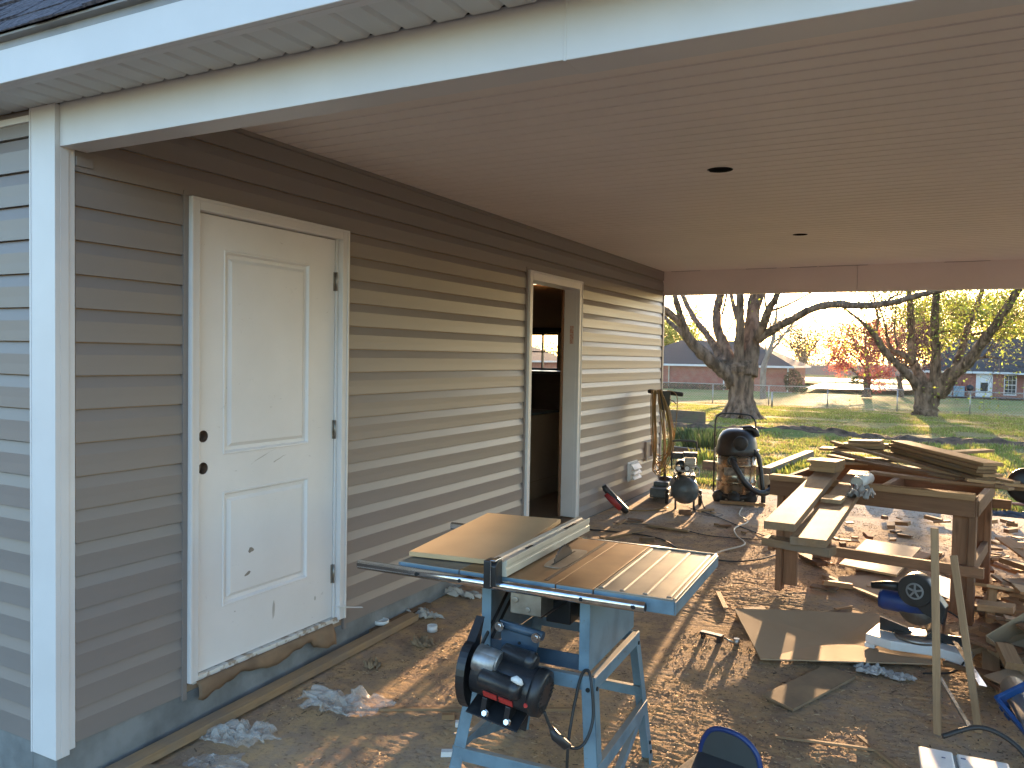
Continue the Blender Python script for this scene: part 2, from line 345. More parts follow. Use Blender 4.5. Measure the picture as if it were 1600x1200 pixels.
eb = MB(); eb.b2((.0, 9.2, -.5), (5.62, 9.318, -.035)); eb.b2((5.5, 1.2, -.5), (5.64, 9.2, -.06)); struct(eb.build('slab_edge', m_concrete))
def yardmat():
    m, nt, b = nodes('yard_grass'); v = coords(nt)
    n1 = noise_n(nt, v, .16, 6, .6, .5); n2 = noise_n(nt, v, 1.3, 7, .65); n3 = noise_n(nt, v, 11, 6, .7)
    c = ramp(nt, n1, [(.38, (.27, .20, .10)), (.48, (.25, .22, .08)), (.58, (.13, .19, .04)), (.72, (.15, .21, .045))])
    c = mix(nt, ramp(nt, n2, [(.42, (0, 0, 0)), (.62, (.8, .8, .8))]), c, (.20, .21, .06))
    c = mix(nt, ramp(nt, n3, [(.35, (.6, .6, .6)), (.5, (0, 0, 0))]), c, (.09, .075, .04))
    sp = nt.nodes.new('ShaderNodeSeparateXYZ'); nt.links.new(v, sp.inputs[0])
    # worn bare soil by the slab and a pale dry band by the fence
    e = mathn(nt, 'ADD', mathn(nt, 'MULTIPLY_ADD', sp.outputs[1], -.6, 6.6), mathn(nt, 'MULTIPLY_ADD', n2, 2.4, -1.2))
    c = mix(nt, ramp(nt, e, [(.1, (0, 0, 0)), (.6, (1, 1, 1))]), c, (.20, .145, .10))
    d = mathn(nt, 'SUBTRACT', 1, mathn(nt, 'ABSOLUTE', mathn(nt, 'MULTIPLY_ADD', sp.outputs[1], .13, -5.4)))
    d = mathn(nt, 'ADD', d, mathn(nt, 'MULTIPLY_ADD', n1, 2.0, -1.0))
    c = mix(nt, ramp(nt, d, [(.2, (0, 0, 0)), (.8, (.85, .85, .85))]), c, (.38, .29, .17))
    nt.links.new(c, b.inputs['Base Color']); b.inputs['Roughness'].default_value = .95; b.inputs['Specular IOR Level'].default_value = .15
    add_bump(nt, b, mathn(nt, 'ADD', n2, n3), .8, .12); return m
tyx = np.array([a for a, _ in TY]); tyz = np.array([b for _, b in TY])
def yard_h(X, Y):
    z = np.interp(Y, tyx, tyz); near = np.clip((Y-9.4)/1.5, 0, 1)
    z = z+near*(.05*vnoise(X, Y, 2.2, 8)+.03*vnoise(X, Y, .6, 9))+np.clip((Y-60)/200, 0, 1)*1.2*vnoise(X, Y, 40, 10)
    # long ridge of dug earth crossing the yard
    yr = 20.1+.02*(X+2)+.5*vnoise(X, Y*0, 3, 11); k = np.exp(-((Y-yr)/.75)**2)*np.clip((X+7)/2, 0, 1)
    z = z+k*(.05+.12*np.exp(-((X+.2)/1.0)**2)+.10*vnoise(X, Y, .4, 12))
    inside = (X < 5.7)*(X > -7.2)*(Y > 1.7)*(Y < 9.4); return z-inside*.35
ym = yardmat()
ys = np.concatenate([np.arange(-60, -2, 3), np.arange(-2, 9, .5), np.arange(9, 24, .1), np.arange(24, 50, .35), np.arange(50, 150, 2), np.arange(150, 900, 25)])
xs = np.concatenate([np.arange(-420, -30, 20), np.arange(-30, -9, .8), np.arange(-9, 9, .1), np.arange(9, 30, .8), np.arange(30, 420, 20)])
struct(grid('yard', xs, ys, yard_h, ym))
# dug earth strip laid over the ridge
m_dirt = M('dug_earth', (.18, .12, .08), (.06, .042, .03), scale=6, rough=.97, bump=1, bscale=14, bdist=.06, spec=.1)
def ridge_strip():
    xs = np.arange(-6, 9, .07); t = np.linspace(-1, 1, 15); X = np.repeat(xs[None], 15, 0)
    wd = .50+.55*vnoise(xs, xs*0, 1.3, 31)+.25*vnoise(xs, xs*0, .35, 32)
    yc = 20.1+.02*(xs+2)+.5*vnoise(xs, xs*0, 3, 11); Y = yc[None]+t[:, None]*wd[None]
    Z = yard_h(X, Y)+(1-t[:, None]**2)*(.05+.10*vnoise(X, Y, .24, 33)+.06*vnoise(X, Y, .11, 34))-.03*(t[:, None]**2)
    return X, Y, Z
X, Y, Z = ridge_strip(); v = np.stack([X, Y, Z], -1).reshape(-1, 3); i = np.arange(v.shape[0]).reshape(X.shape)
f = np.stack([i[:-1, :-1], i[:-1, 1:], i[1:, 1:], i[1:, :-1]], -1).reshape(-1, 4)
mb = MB(); mb.add(v.tolist(), f.tolist(), True); struct(mb.build('dirt_ridge', m_dirt))
# far road and drive
m_road = M('pale_drive', (.42, .38, .33), (.35, .31, .27), scale=.6, rough=.6, bump=.1, spec=.5)
def flat(name, poly, dz, mat):
    mb = MB(); pts = []
    for (x0, y0), (x1, y1) in zip(poly, poly[1:]+poly[:1]): pts.append((x0, y0))
    n = 10; vs = []; (a, b, c, d) = poly
    for i in range(n+1):
        for j in range(n+1):
            u, w_ = i/n, j/n
            x = (a[0]*(1-u)+b[0]*u)*(1-w_)+(d[0]*(1-u)+c[0]*u)*w_; y = (a[1]*(1-u)+b[1]*u)*(1-w_)+(d[1]*(1-u)+c[1]*u)*w_
            vs.append((x, y, T(y)+dz))
    fs = [(i*(n+1)+j, (i+1)*(n+1)+j, (i+1)*(n+1)+j+1, i*(n+1)+j+1) for i in range(n) for j in range(n)]
    mb.add(vs, fs); return struct(mb.build(name, mat))
flat('road', [(-60, 104), (60, 100), (60, 112), (-60, 117)], .62, m_road)
flat('driveway', [(-8.3, 80), (.8, 82), (1.5, 101), (-9, 104)], .38, m_road)

def chipmat():
    m, nt, b = nodes('wood_chip'); g = nt.nodes.new('ShaderNodeNewGeometry')
    nt.links.new(ramp(nt, g.outputs['Random Per Island'], [(.0, (.07, .045, .03)), (.35, (.20, .13, .075)), (.6, (.42, .28, .15)), (1, (.58, .43, .26))]), b.inputs['Base Color']); b.inputs['Roughness'].default_value = .8; return m
def chips(n):
    X = RNG.uniform(.15, 4.6, n); Y = 2.0+7.1*RNG.random(n)**1.15; k = vnoise(X, Y, .7, 51)+.7*vnoise(X, Y, .22, 52)+.25*np.clip((X-1.2)/1.5, -1, 1); ok = k > -.02; X, Y = X[ok], Y[ok]; n = len(X)
    a = RNG.uniform(0, np.pi, n); L = .002+.014*RNG.random(n)**4; W_ = .001+.0022*RNG.random(n); tl = RNG.normal(0, .18, n); Z = slab_h(X, Y)+.001+np.abs(np.sin(tl))*L*.6
    ux, uy, uz = np.cos(a)*np.cos(tl), np.sin(a)*np.cos(tl), np.sin(tl); vx, vy = -np.sin(a), np.cos(a); c = np.stack([X, Y, Z], -1); U = np.stack([ux, uy, uz], -1)*L[:, None]; V = np.stack([vx, vy, RNG.normal(0, .2, n)], -1)*W_[:, None]; T_ = np.array([0, 0, .0012])
    v = np.stack([c-U-V, c+U-V*.8, c+U*.9+V, c-U+V*.9, c-U-V+T_, c+U-V*.8+T_, c+U*.9+V+T_, c-U+V*.9+T_], 1).reshape(-1, 3); q = np.array([[4, 5, 6, 7], [0, 1, 5, 4], [1, 2, 6, 5], [2, 3, 7, 6], [3, 0, 4, 7]]); f = (q[None]+np.arange(n)[:, None, None]*8).reshape(-1)
    me = bpy.data.meshes.new('wood_chips'); me.vertices.add(n*8); me.vertices.foreach_set('co', v.ravel()); me.loops.add(len(f)); me.loops.foreach_set('vertex_index', f); me.polygons.add(len(f)//4); me.polygons.foreach_set('loop_start', np.arange(0, len(f), 4)); me.update(); me.materials.append(chipmat())
    o = bpy.data.objects.new('wood_chips', me); COL.objects.link(o); return o
struct(chips(42000), 'stuff', 'sawdust, shavings and tiny wood chips strewn over the muddy slab', 'wood chips')

# ------------------------------------------------------------------ grass blades (near yard)
def blades(name, n, region, hs, mat, dens=None, width=.006):
    x0, x1, y0, y1 = region; X = RNG.uniform(x0, x1, n); Y = y0+(y1-y0)*RNG.random(n)**1.6
    k = vnoise(X, Y, 1.3, 21)+.6*vnoise(X, Y, .4, 22); keep = k > (dens if dens is not None else -.1)
    yr = 20.1+.02*(X+2)+.5*vnoise(X, Y*0, 3, 11); keep &= ~((abs(Y-yr) < .55) & (X > -6))
    X, Y, k = X[keep], Y[keep], k[keep]; n = len(X); Z = yard_h(X, Y)
    h = hs*(.5+RNG.random(n))*(1+1.2*k); a = RNG.uniform(0, 2*np.pi, n); l = RNG.uniform(0, .6, n)*h
    wd = width*(1+Y/12); dx, dy = np.cos(a)*wd, np.sin(a)*wd
    v = np.empty((n, 3, 3)); v[:, 0] = np.stack([X-dx, Y-dy, Z], -1); v[:, 1] = np.stack([X+dx, Y+dy, Z], -1)
    v[:, 2] = np.stack([X-dy/wd*l, Y+dx/wd*l, Z+h], -1)
    me = bpy.data.meshes.new(name); me.vertices.add(n*3); me.vertices.foreach_set('co', v.ravel())
    me.loops.add(n*3); me.loops.foreach_set('vertex_index', np.arange(n*3)); me.polygons.add(n); me.polygons.foreach_set('loop_start', np.arange(0, n*3, 3))
    me.update(); me.materials.append(mat); o = bpy.data.objects.new(name, me); COL.objects.link(o); return o
struct(blades('grass', 260000, (-9, 9, 10.6, 40), .036, m_grass, .0), 'stuff', 'green spring grass in tufts across the back yard', 'grass')
struct(blades('dry_grass', 140000, (-9, 9, 9.9, 46), .030, m_drygrass, -.25), 'stuff', 'straw coloured dry grass between the green tufts of the yard', 'grass')

# ------------------------------------------------------------------ trees
def leaves(mb_pts, size, mat, name, parent, jitter=.15, per=1):
    P = np.repeat(np.array(mb_pts), per, 0); n = len(P); P = P+RNG.normal(0, jitter, P.shape)
    A = RNG.normal(0, 1, (n, 3)); A /= np.linalg.norm(A, axis=1)[:, None]; B = np.cross(A, RNG.normal(0, 1, (n, 3))); B /= np.linalg.norm(B, axis=1)[:, None]
    s = size*RNG.uniform(.5, 1.3, n)[:, None]; v = np.stack([P-A*s, P+B*s*.5, P+A*s, P-B*s*.5], 1)
    inv = np.array(WM[parent.name].inverted()); v = v.reshape(-1, 3) @ inv[:3, :3].T+inv[:3, 3]
    me = bpy.data.meshes.new(name); me.vertices.add(n*4); me.vertices.foreach_set('co', v.ravel())
    me.loops.add(n*4); me.loops.foreach_set('vertex_index', np.arange(n*4)); me.polygons.add(n); me.polygons.foreach_set('loop_start', np.arange(0, n*4, 4))
    me.update(); me.materials.append(mat); o = bpy.data.objects.new(name, me); COL.objects.link(o); o.parent = parent; return o
def twigs(mb, tips, p, d, L, r, depth):
    d = (d+Vector((random.gauss(0, .35), random.gauss(0, .35), random.gauss(.05, .3)))).normalized()
    q = p+d*L*.5; q2 = q+(d+Vector((random.gauss(0, .25),)*3)).normalized()*L*.5
    mb.tube([p, q, q2], [r, r*.75, r*.5], 4 if r > .012 else 3, cap=False); tips += [q2, q]
    if depth > 0:
        for k in range(random.choice((2, 2, 3))): twigs(mb, tips, q2 if k else q, d, L*random.uniform(.6, .85), r*.55, depth-1)
def tree(name, label, limbs, bark, leafm, loc, leafsize=.06, twn=5, twL=.9, depth=2, group=None, per=1, lj=.15, twr=.018, root=False, keepleaf=1.0, thin=.35):
    t = thing(name, label, 'tree', loc, group=group); mb = MB(); tw = MB(); tips = []
    for i, l in enumerate(limbs):
        pts, rr = spline(l, 7 if i == 0 else 5); mb.tube(pts, rr, 16 if max(rr) > .15 else 8, wob=.35 if max(rr) > .08 else .15)
        if i == 0: continue
        k0 = len(pts)//3
        for _ in range(max(2, int(twn*len(l)/4))):
            j = random.randint(k0, len(pts)-1); d = (pts[min(j+1, len(pts)-1)]-pts[j-1]).normalized()
            side = Vector((random.gauss(0, 1), random.gauss(0, 1), random.gauss(.3, .7))).normalized()
            twigs(tw, tips, pts[j], (d+side*1.1).normalized(), twL*random.uniform(.6, 1.3), min(twr, rr[j]*.5), depth)
        twigs(tw, tips, pts[-1], (pts[-1]-pts[-2]).normalized(), twL, min(twr, max(rr[-1], .01)), depth)
    if root:
        b = Vector(limbs[0][1][:3]); rb = limbs[0][2][3]
        for k in range(11):
            a = 2*math.pi*k/11+random.uniform(-.2, .2); L = random.uniform(.85, 1.25); dx = Vector((math.cos(a), math.sin(a), 0))
            g = T(b.y)-.02; pts, rr = spline([(*(b+dx*rb*.35+Vector((0, 0, .75))), rb*.45), (*(b+dx*rb*.85+Vector((0, 0, .32))), rb*.42), (b.x+dx.x*rb*1.7*L, b.y+dx.y*rb*1.7*L, g+.06, rb*.30), (b.x+dx.x*rb*3.0*L, b.y+dx.y*rb*3.0*L, g-.08, rb*.12)], 5)
            mb.tube(pts, rr, 10, wob=.25)
    mb.build('trunk', bark, t, world=True); tw.build('twigs', bark, t, world=True)['kind'] = 'stuff'
    def in_sun_path(p):   # leaves that would block low sun from the porch, thinned to admit it
        d = p.y-5; x = p.x-sd.x/sd.y*d; z = p.z-sd.z/sd.y*d; return -.3 < x < 4.6 and -.6 < z < 2.2
    tips = [tuple(p) for p in tips if random.random() < keepleaf*(thin if in_sun_path(p) else 1)*(.3 if name == 'spreading_tree' and p.z < 2.0 else 1)]
    if leafm: leaves(tips, leafsize, leafm, 'crown', t, lj, per)
    return t
T1=[[(-2.46,25.4,-0.33,0.437),(-2.46,25.4,-0.19,0.361),(-2.47,25.4,0.18,0.351),(-2.5,25.4,0.47,0.351),(-2.51,25.4,0.83,0.36),(-2.5,25.4,1.2,0.379),(-2.51,25.4,1.49,0.284)],[(-2.67,25.4,0.83,0.285),(-3.09,25.15,1.26,0.207),(-3.59,24.9,1.69,0.178),(-3.98,24.65,2.15,0.159),(-4.1,24.4,2.61,0.111),(-4.17,24.15,3.03,0.092),(-4.24,23.9,3.48,0.073),(-4.33,23.65,4.34,0.054),(-4.39,23.4,5.36,0.022)],[(-4.27,25.4,2.43,0.116),(-4.45,25.2,2.69,0.115),(-4.78,25.0,3.02,0.115),(-5.22,24.8,3.31,0.086),(-5.71,24.6,3.75,0.057),(-6.25,24.4,4.31,0.019)],[(-4.22,25.4,2.17,0.096),(-4.8,25.9,2.57,0.079),(-5.24,26.4,2.86,0.071),(-5.82,26.9,3.42,0.052),(-6.35,27.4,4.25,0.017)],[(-3.01,25.4,1.37,0.19),(-3.44,25.9,1.93,0.121),(-3.88,26.4,2.36,0.099),(-4.42,26.9,2.88,0.086),(-4.99,27.4,3.72,0.073),(-5.49,27.9,4.64,0.047),(-5.93,28.4,5.76,0.018)],[(-2.71,25.4,1.12,0.228),(-3.08,25.65,1.92,0.169),(-3.38,25.9,2.49,0.146),(-3.49,26.15,3.07,0.128),(-3.45,26.4,3.66,0.119),(-3.47,26.65,4.83,0.085),(-3.72,26.9,6.22,0.031)],[(-2.98,25.4,2.36,0.027),(-2.86,25.4,2.54,0.025),(-2.74,25.4,2.8,0.021),(-2.55,25.4,3.2,0.011)],[(-3.14,25.4,2.91,0.034),(-3.06,25.4,3.28,0.031),(-3.0,25.4,3.61,0.027),(-2.94,25.4,4.19,0.015)],[(-2.57,25.4,1.12,0.19),(-2.55,25.2,1.92,0.147),(-2.49,25.0,2.64,0.123),(-2.47,24.8,3.51,0.111),(-2.42,24.6,4.72,0.078),(-2.35,24.4,6.08,0.028)],[(-2.67,25.4,2.8,0.076),(-2.9,25.9,3.23,0.07),(-3.11,26.4,3.65,0.059),(-3.4,26.9,4.47,0.041),(-3.82,27.4,5.52,0.017)],[(-2.28,25.4,1.02,0.265),(-2.26,25.6,1.93,0.238),(-2.27,25.8,2.85,0.215),(-2.22,26.0,3.6,0.209),(-2.11,26.2,4.9,0.137),(-2.12,26.4,6.41,0.05)],[(-2.03,25.4,2.18,0.151),(-1.79,25.0,2.63,0.111),(-1.59,24.6,2.99,0.11),(-1.27,24.2,3.44,0.075),(-0.93,23.8,4.07,0.053),(-0.65,23.4,4.98,0.017)],[(-1.74,25.4,3.01,0.049),(-1.46,25.15,3.06,0.041),(-1.08,24.9,3.18,0.033),(-0.43,24.65,3.49,0.024),(0.09,24.4,3.79,0.011)],[(-1.79,25.4,3.04,0.038),(-1.85,25.4,3.37,0.032),(-1.84,25.4,3.62,0.026),(-1.74,25.4,4.26,0.011)],[(-2.03,25.4,2.15,0.151),(-1.57,25.15,2.43,0.123),(-0.97,24.9,2.73,0.11),(-0.39,24.65,3.02,0.102),(0.11,24.4,3.12,0.101),(0.54,24.15,3.1,0.099),(1.01,23.9,3.05,0.088),(1.46,23.65,3.06,0.083),(1.9,23.4,3.12,0.077),(2.44,23.15,3.26,0.068),(2.97,22.9,3.36,0.054),(3.52,22.65,3.54,0.04),(4.11,22.4,3.89,0.016)],[(1.54,25.4,3.21,0.037),(1.67,25.07,3.35,0.029),(1.92,24.73,3.42,0.022),(2.04,24.4,3.61,0.011)]]
T2=[[(2.54,33.6,-0.57,0.516),(2.52,33.6,-0.4,0.442),(2.56,33.6,-0.05,0.38),(2.61,33.6,0.26,0.393),(2.62,33.6,0.57,0.417),(2.69,33.6,0.83,0.221)],[(2.35,33.6,0.51,0.221),(2.03,33.31,0.95,0.151),(1.56,33.03,1.46,0.133),(1.08,32.74,2.01,0.12),(0.8,32.46,2.52,0.107),(0.37,32.17,2.99,0.059),(-0.17,31.89,3.45,0.03),(-0.72,31.6,3.87,0.014)],[(0.73,33.6,2.56,0.059),(0.82,33.93,3.11,0.05),(0.7,34.27,3.58,0.033),(0.58,34.6,4.2,0.02)],[(2.5,33.6,0.69,0.221),(2.16,33.89,1.34,0.153),(1.98,34.17,1.87,0.15),(1.94,34.46,2.82,0.138),(1.87,34.74,3.73,0.114),(1.8,35.03,4.3,0.103),(1.72,35.31,5.38,0.065),(1.72,35.6,6.57,0.021)],[(2.08,33.6,1.51,0.123),(1.77,33.4,1.77,0.098),(1.33,33.2,2.02,0.085),(1.16,33.0,2.63,0.043),(1.04,32.8,3.19,0.029),(0.84,32.6,3.74,0.014)],[(2.82,33.6,0.4,0.245),(2.82,33.27,1.7,0.151),(2.75,32.93,2.55,0.135),(2.74,32.6,3.16,0.138),(2.75,32.27,3.85,0.118),(2.8,31.93,4.77,0.08),(2.69,31.6,5.95,0.023)],[(2.9,33.6,0.4,0.319),(3.33,33.22,1.11,0.255),(3.82,32.85,1.55,0.197),(4.15,32.48,2.13,0.166),(4.43,32.1,2.6,0.15),(4.77,31.72,3.22,0.139),(5.12,31.35,3.94,0.12),(5.45,30.98,4.69,0.082),(5.89,30.6,5.64,0.027)],[(3.48,33.6,1.33,0.172),(3.68,34.0,2.15,0.124),(3.82,34.4,2.81,0.116),(4.11,34.8,3.66,0.102),(4.26,35.2,4.22,0.077),(4.41,35.6,5.09,0.031)],[(4.71,33.6,2.99,0.049),(5.05,32.93,3.16,0.029),(5.42,32.27,3.33,0.021),(5.74,31.6,3.44,0.012)],[(3.92,33.6,2.57,0.054),(4.36,33.6,2.66,0.034),(4.72,33.6,2.74,0.02)],[(2.9,33.6,2.65,0.044),(3.17,33.6,2.7,0.034),(3.55,33.6,2.53,0.02)],[(1.51,33.6,2.12,0.037),(1.41,33.6,2.78,0.029),(1.43,33.6,3.53,0.022),(1.45,33.6,4.11,0.015)],[(4.13,33.6,1.72,0.049),(4.42,33.6,1.77,0.039),(4.82,33.6,1.74,0.02)]]
T3=[[(-6.24,49.5,-0.77,0.221),(-6.28,49.5,-0.46,0.176),(-6.29,49.5,1.08,0.165),(-6.04,49.5,1.93,0.132),(-5.74,49.5,3.05,0.095),(-5.64,49.5,4.43,0.059),(-5.61,49.5,5.82,0.029)],[(-6.07,49.5,1.86,0.095),(-5.63,50.17,2.58,0.074),(-5.16,50.83,3.44,0.053),(-4.6,51.5,4.33,0.03)],[(-5.86,49.5,2.49,0.066),(-5.09,48.83,3.03,0.043),(-4.23,48.17,3.61,0.028),(-3.21,47.5,3.97,0.014)],[(-6.1,49.5,1.72,0.059),(-6.26,49.5,2.49,0.037),(-6.55,49.5,3.04,0.018)],[(-5.68,49.5,3.6,0.051),(-5.23,49.5,4.16,0.033),(-4.92,49.5,4.98,0.018)],[(-5.71,49.5,3.19,0.044),(-5.95,49.5,3.6,0.029),(-6.17,49.5,4.09,0.015)]]
T4=[[(-1.72,65.4,-1.07,0.383),(-1.73,65.4,-0.63,0.268),(-1.72,65.4,0.51,0.23),(-1.75,65.4,1.47,0.144),(-1.81,65.4,2.17,0.105),(-1.92,65.4,3.04,0.057),(-2.03,65.4,4.0,0.029)],[(-1.83,65.4,0.24,0.144),(-2.58,66.4,0.74,0.107),(-3.44,67.4,1.44,0.069),(-4.33,68.4,2.17,0.04)],[(-1.6,65.4,0.29,0.105),(-1.03,63.9,0.5,0.075),(-0.45,62.4,0.7,0.046)],[(-1.78,65.4,0.94,0.096),(-2.2,64.4,1.63,0.066),(-2.69,63.4,2.13,0.042),(-3.25,62.4,2.79,0.023)],[(-1.71,65.4,1.47,0.086),(-1.51,66.9,2.1,0.059),(-1.3,68.4,2.94,0.03)],[(-1.8,65.4,1.82,0.067),(-2.39,65.4,2.51,0.043),(-2.82,65.4,3.39,0.024)],[(-1.77,65.4,2.17,0.057),(-1.51,65.4,2.87,0.038),(-1.45,65.4,3.57,0.019)]]

tree('maple_tree', 'largest tree of the yard, thick flared trunk with one long limb sweeping right', T1, m_bark, m_leaf, (-2.43, 25.4, T(25.4)), .04, 3, .8, 2, per=1, lj=.12, twr=.014, root=True, keepleaf=.45)
tree('spreading_tree', 'yellow-green budding tree with several trunks fanning from a low fork, right side of the yard', T2, m_bark, m_leaf, (2.48, 33.6, T(33.6)), .055, 14, 1.3, 3, per=2, lj=.25, twr=.016, keepleaf=.95)
tree('slender_tree', 'slim pale grey tree just beyond the fence, behind the largest tree', T3, m_bark2, m_leaf, (-6.1, 49.5, T(49.5)), .05, 6, 1.1, 2, keepleaf=.35, twr=.016)
tree('redbud_tree', 'small tree with coral pink blossom in front of the sunlit road', T4, m_bark, m_redbud, (-1.9, 65.4, T(65.4)), .07, 20, .62, 3, per=4, lj=.2, twr=.014, thin=.7)
def gen_limbs(x, y, H, n, sp, r0=.18, fork=.35):
    z = T(y); L = [[(x, y, z-.1, r0*1.4), (x, y, z+.3, r0), (x+random.gauss(0, .1), y, z+H*fork, r0*.85)]]
    for k in range(n):
        a = random.uniform(0, 6.28); s = sp*random.uniform(.4, 1); h = H*random.uniform(.75, 1.0)
        L.append([(x, y, z+H*fork*random.uniform(.7, 1), r0*.55), (x+math.cos(a)*s*.4, y+math.sin(a)*s*.4, z+H*fork+(h-H*fork)*.45, r0*.35), (x+math.cos(a)*s, y+math.sin(a)*s, z+h, r0*.1)])
    return L
tree('purple_leaf_tree', 'small dark stemmed tree standing right of the coral blossom tree', gen_limbs(.3, 74, 4.4, 7, 1.9, .2, .4), m_bark, leafmat('purple_leaf', (.16, .07, .06)), (.3, 74, T(74)), .12, 8, 1.2, 3, per=2, lj=.3)
for (x, y, H, sp, lab, lm, pr) in ((-26, 96, 6.6, 3.6, 'yellow-green tree behind the left end of the grey roofed brick house', m_leaf, 4), (3.2, 105, 8.2, 4.2, 'yellow-green tree behind the gap left of the right hand brick house', m_leaf, 5),
        (11, 106, 9.5, 5, 'bushy yellow-green tree rising behind the right hand brick house', m_leaf, 5), (19, 101, 9, 5, 'yellow-green tree behind the far right end of the right hand house', m_leaf, 5),
        (-15, 128, 7.5, 4.5, 'bare brown tree left of the wooden fence across the road', m_wood_far, 2), (-3.5, 134, 8.5, 4.5, 'tall thin bare tree across the road behind the coral blossom', m_wood_far, 2)):
    tree('yard_tree', lab, gen_limbs(x, y, H, 10, sp, .2, .3), m_bark2, lm, (x, y, T(y)), .14, 12, 1.5, 3, per=pr, lj=.5, twr=.03, group='distant trees beyond the fence')
def far_wood():
    mb = MB(); pts = []
    for x in np.arange(-120, 110, 1.7):
        y = 190+random.uniform(-14, 24); z = T(y); H = random.uniform(4.2, 7.5)*(1+.35*noise.noise(Vector((x*.03, 0, 0)))); r = random.uniform(.12, .25)
        mb.tube([(x, y, z-.5), (x+random.gauss(0, .3), y, z+H*.5), (x+random.gauss(0, .8), y, z+H)], [r, r*.7, .04], 5, cap=False)
        for k in range(9):
            a = random.uniform(0, 6.28); h0 = H*random.uniform(.2, .75); L = random.uniform(1.5, 3.2)
            mb.tube([(x, y, z+h0), (x+math.cos(a)*L, y+math.sin(a)*L*.4, z+min(H, h0+L*.9))], [.07, .03], 3, cap=False)
        for k in range(150):
            a = random.uniform(0, 6.28); rr = 2.6*math.sqrt(random.random()); pts.append((x+rr*math.cos(a), y+rr*math.sin(a), z+H*random.uniform(.12, 1.05)-.15*rr))
    me = np.array(pts); n = len(me); A = RNG.normal(0, 1, (n, 3)); A /= np.linalg.norm(A, axis=1)[:, None]; B = np.cross(A, RNG.normal(0, 1, (n, 3))); B /= np.linalg.norm(B, axis=1)[:, None]
    s = RNG.uniform(.15, .5, n)[:, None]; v = np.stack([me-A*s, me+B*s*.4, me+A*s, me-B*s*.4], 1).reshape(-1, 3)
    mb.add(v.tolist(), [(4*i, 4*i+1, 4*i+2, 4*i+3) for i in range(n)])
    return mb.build('far_woods', m_wood_far)
struct(far_wood(), 'stuff', 'hazy brown line of bare woods along the horizon', 'woods')

# ------------------------------------------------------------------ the house with the covered porch
E = .127
house = thing('house', 'tan vinyl sided house with white trim, covered porch ceiling and two doorways', 'house', (0, 1.84, -.2))
def hp(mb, name, mat, bevel=0, parent=None, **k):
    root = parent or house; o = mb.build(name, mat, None, bevel)
    o.data.transform(WM[house.name].inverted()); o.parent = root; return o
PROF = [(-.010, 0), (.0165, 0), (.0155, .040), (.016, .078), (.004, .1225), (-.010, .1226)]
def siding(segs, openings, z0, z1, along, at, sign):
    mb = MB(); k = 0
    z = 0
    while z < z1-1e-6:
        top = min(z+E, z1)
        cuts = sorted({z, top} | {c for o in openings for c in o[2:] if z < c < top})
        for a, b in zip(cuts, cuts[1:]):
            ivs = [segs]
            for o0, o1, oz0, oz1 in openings:
                if oz0 < (a+b)/2 < oz1:
                    ivs = [q for i0, i1 in ivs for q in ((i0, min(i1, o0)), (max(i0, o1), i1)) if q[1]-q[0] > 1e-4]
            line = [(o_, z+h) for o_, h in PROF]
            def at_z(zz):
                for (o0, h0), (o1, h1) in zip(line[1:-1], line[2:-1]):
                    if h0-1e-9 <= zz <= h1+1e-9: return o0+(o1-o0)*(zz-h0)/(h1-h0)
                return line[-2][0]
            pl = ([line[0]] if abs(a-z) < 1e-6 else [])+[(at_z(a), a)]+[p for p in line[2:] if a+1e-6 < p[1] < b-1e-6]+([(at_z(b), b)] if b < z+.1225 else [])
            for i0, i1 in ivs:
                # broken into panel lengths with tiny laps
                xs = [i0]; 
                while i1-xs[-1] > 3.7: xs.append(xs[-1]+3.66-.4*(int(z/E/2) % 3))
                xs.append(i1)
                for n, (s0, s1) in enumerate(zip(xs, xs[1:])):
                    pp = [(at+sign*(o_+.0012*(n % 2)), h) for o_, h in pl]
                    mb.extr(pp, s0, s1 if n == len(xs)-2 else s1+.0, axis=along)
        z += E; k += 1
    return mb
D1 = (2.387, 3.478, -1, 2.178); D2 = (5.615, 6.722, -1, 2.195); OB = (8.60, 8.87, .385, .56)
hp(siding((1.90, 9.165), [D1, D2], 0, 2.517, 'y', 0, 1), 'wall', m_siding)
hp(siding((-5.5, -.128), [], 0, 2.38, 'x', 1.84, -1), 'front_wall', m_siding)
mb = MB()      # solid wall body behind the siding, with real openings
for y0, y1, z0, z1 in ((1.85, D1[0], 0, 2.7), (D1[0], D1[1], 2.13, 2.7), (D1[0], D1[1], -.1, .03), (D1[1], D2[0], 0, 2.7), (D2[0], D2[1], 2.14, 2.7), (D2[1], 9.165, 0, 2.7)): mb.b2((-.13, y0, z0), (0, y1, z1))
mb.b2((-5.5, 1.845, 0), (-.13, 1.95, 2.7)); hp(mb, 'wall_core', m_tan)
mb = MB(); mb.b2((-5.52, 1.83, -.6), (-.14, 1.98, -.002)); mb.b2((-.14, 1.83, -.6), (.006, 9.2, -.002)); hp(mb, 'foundation', m_concrete, .004)
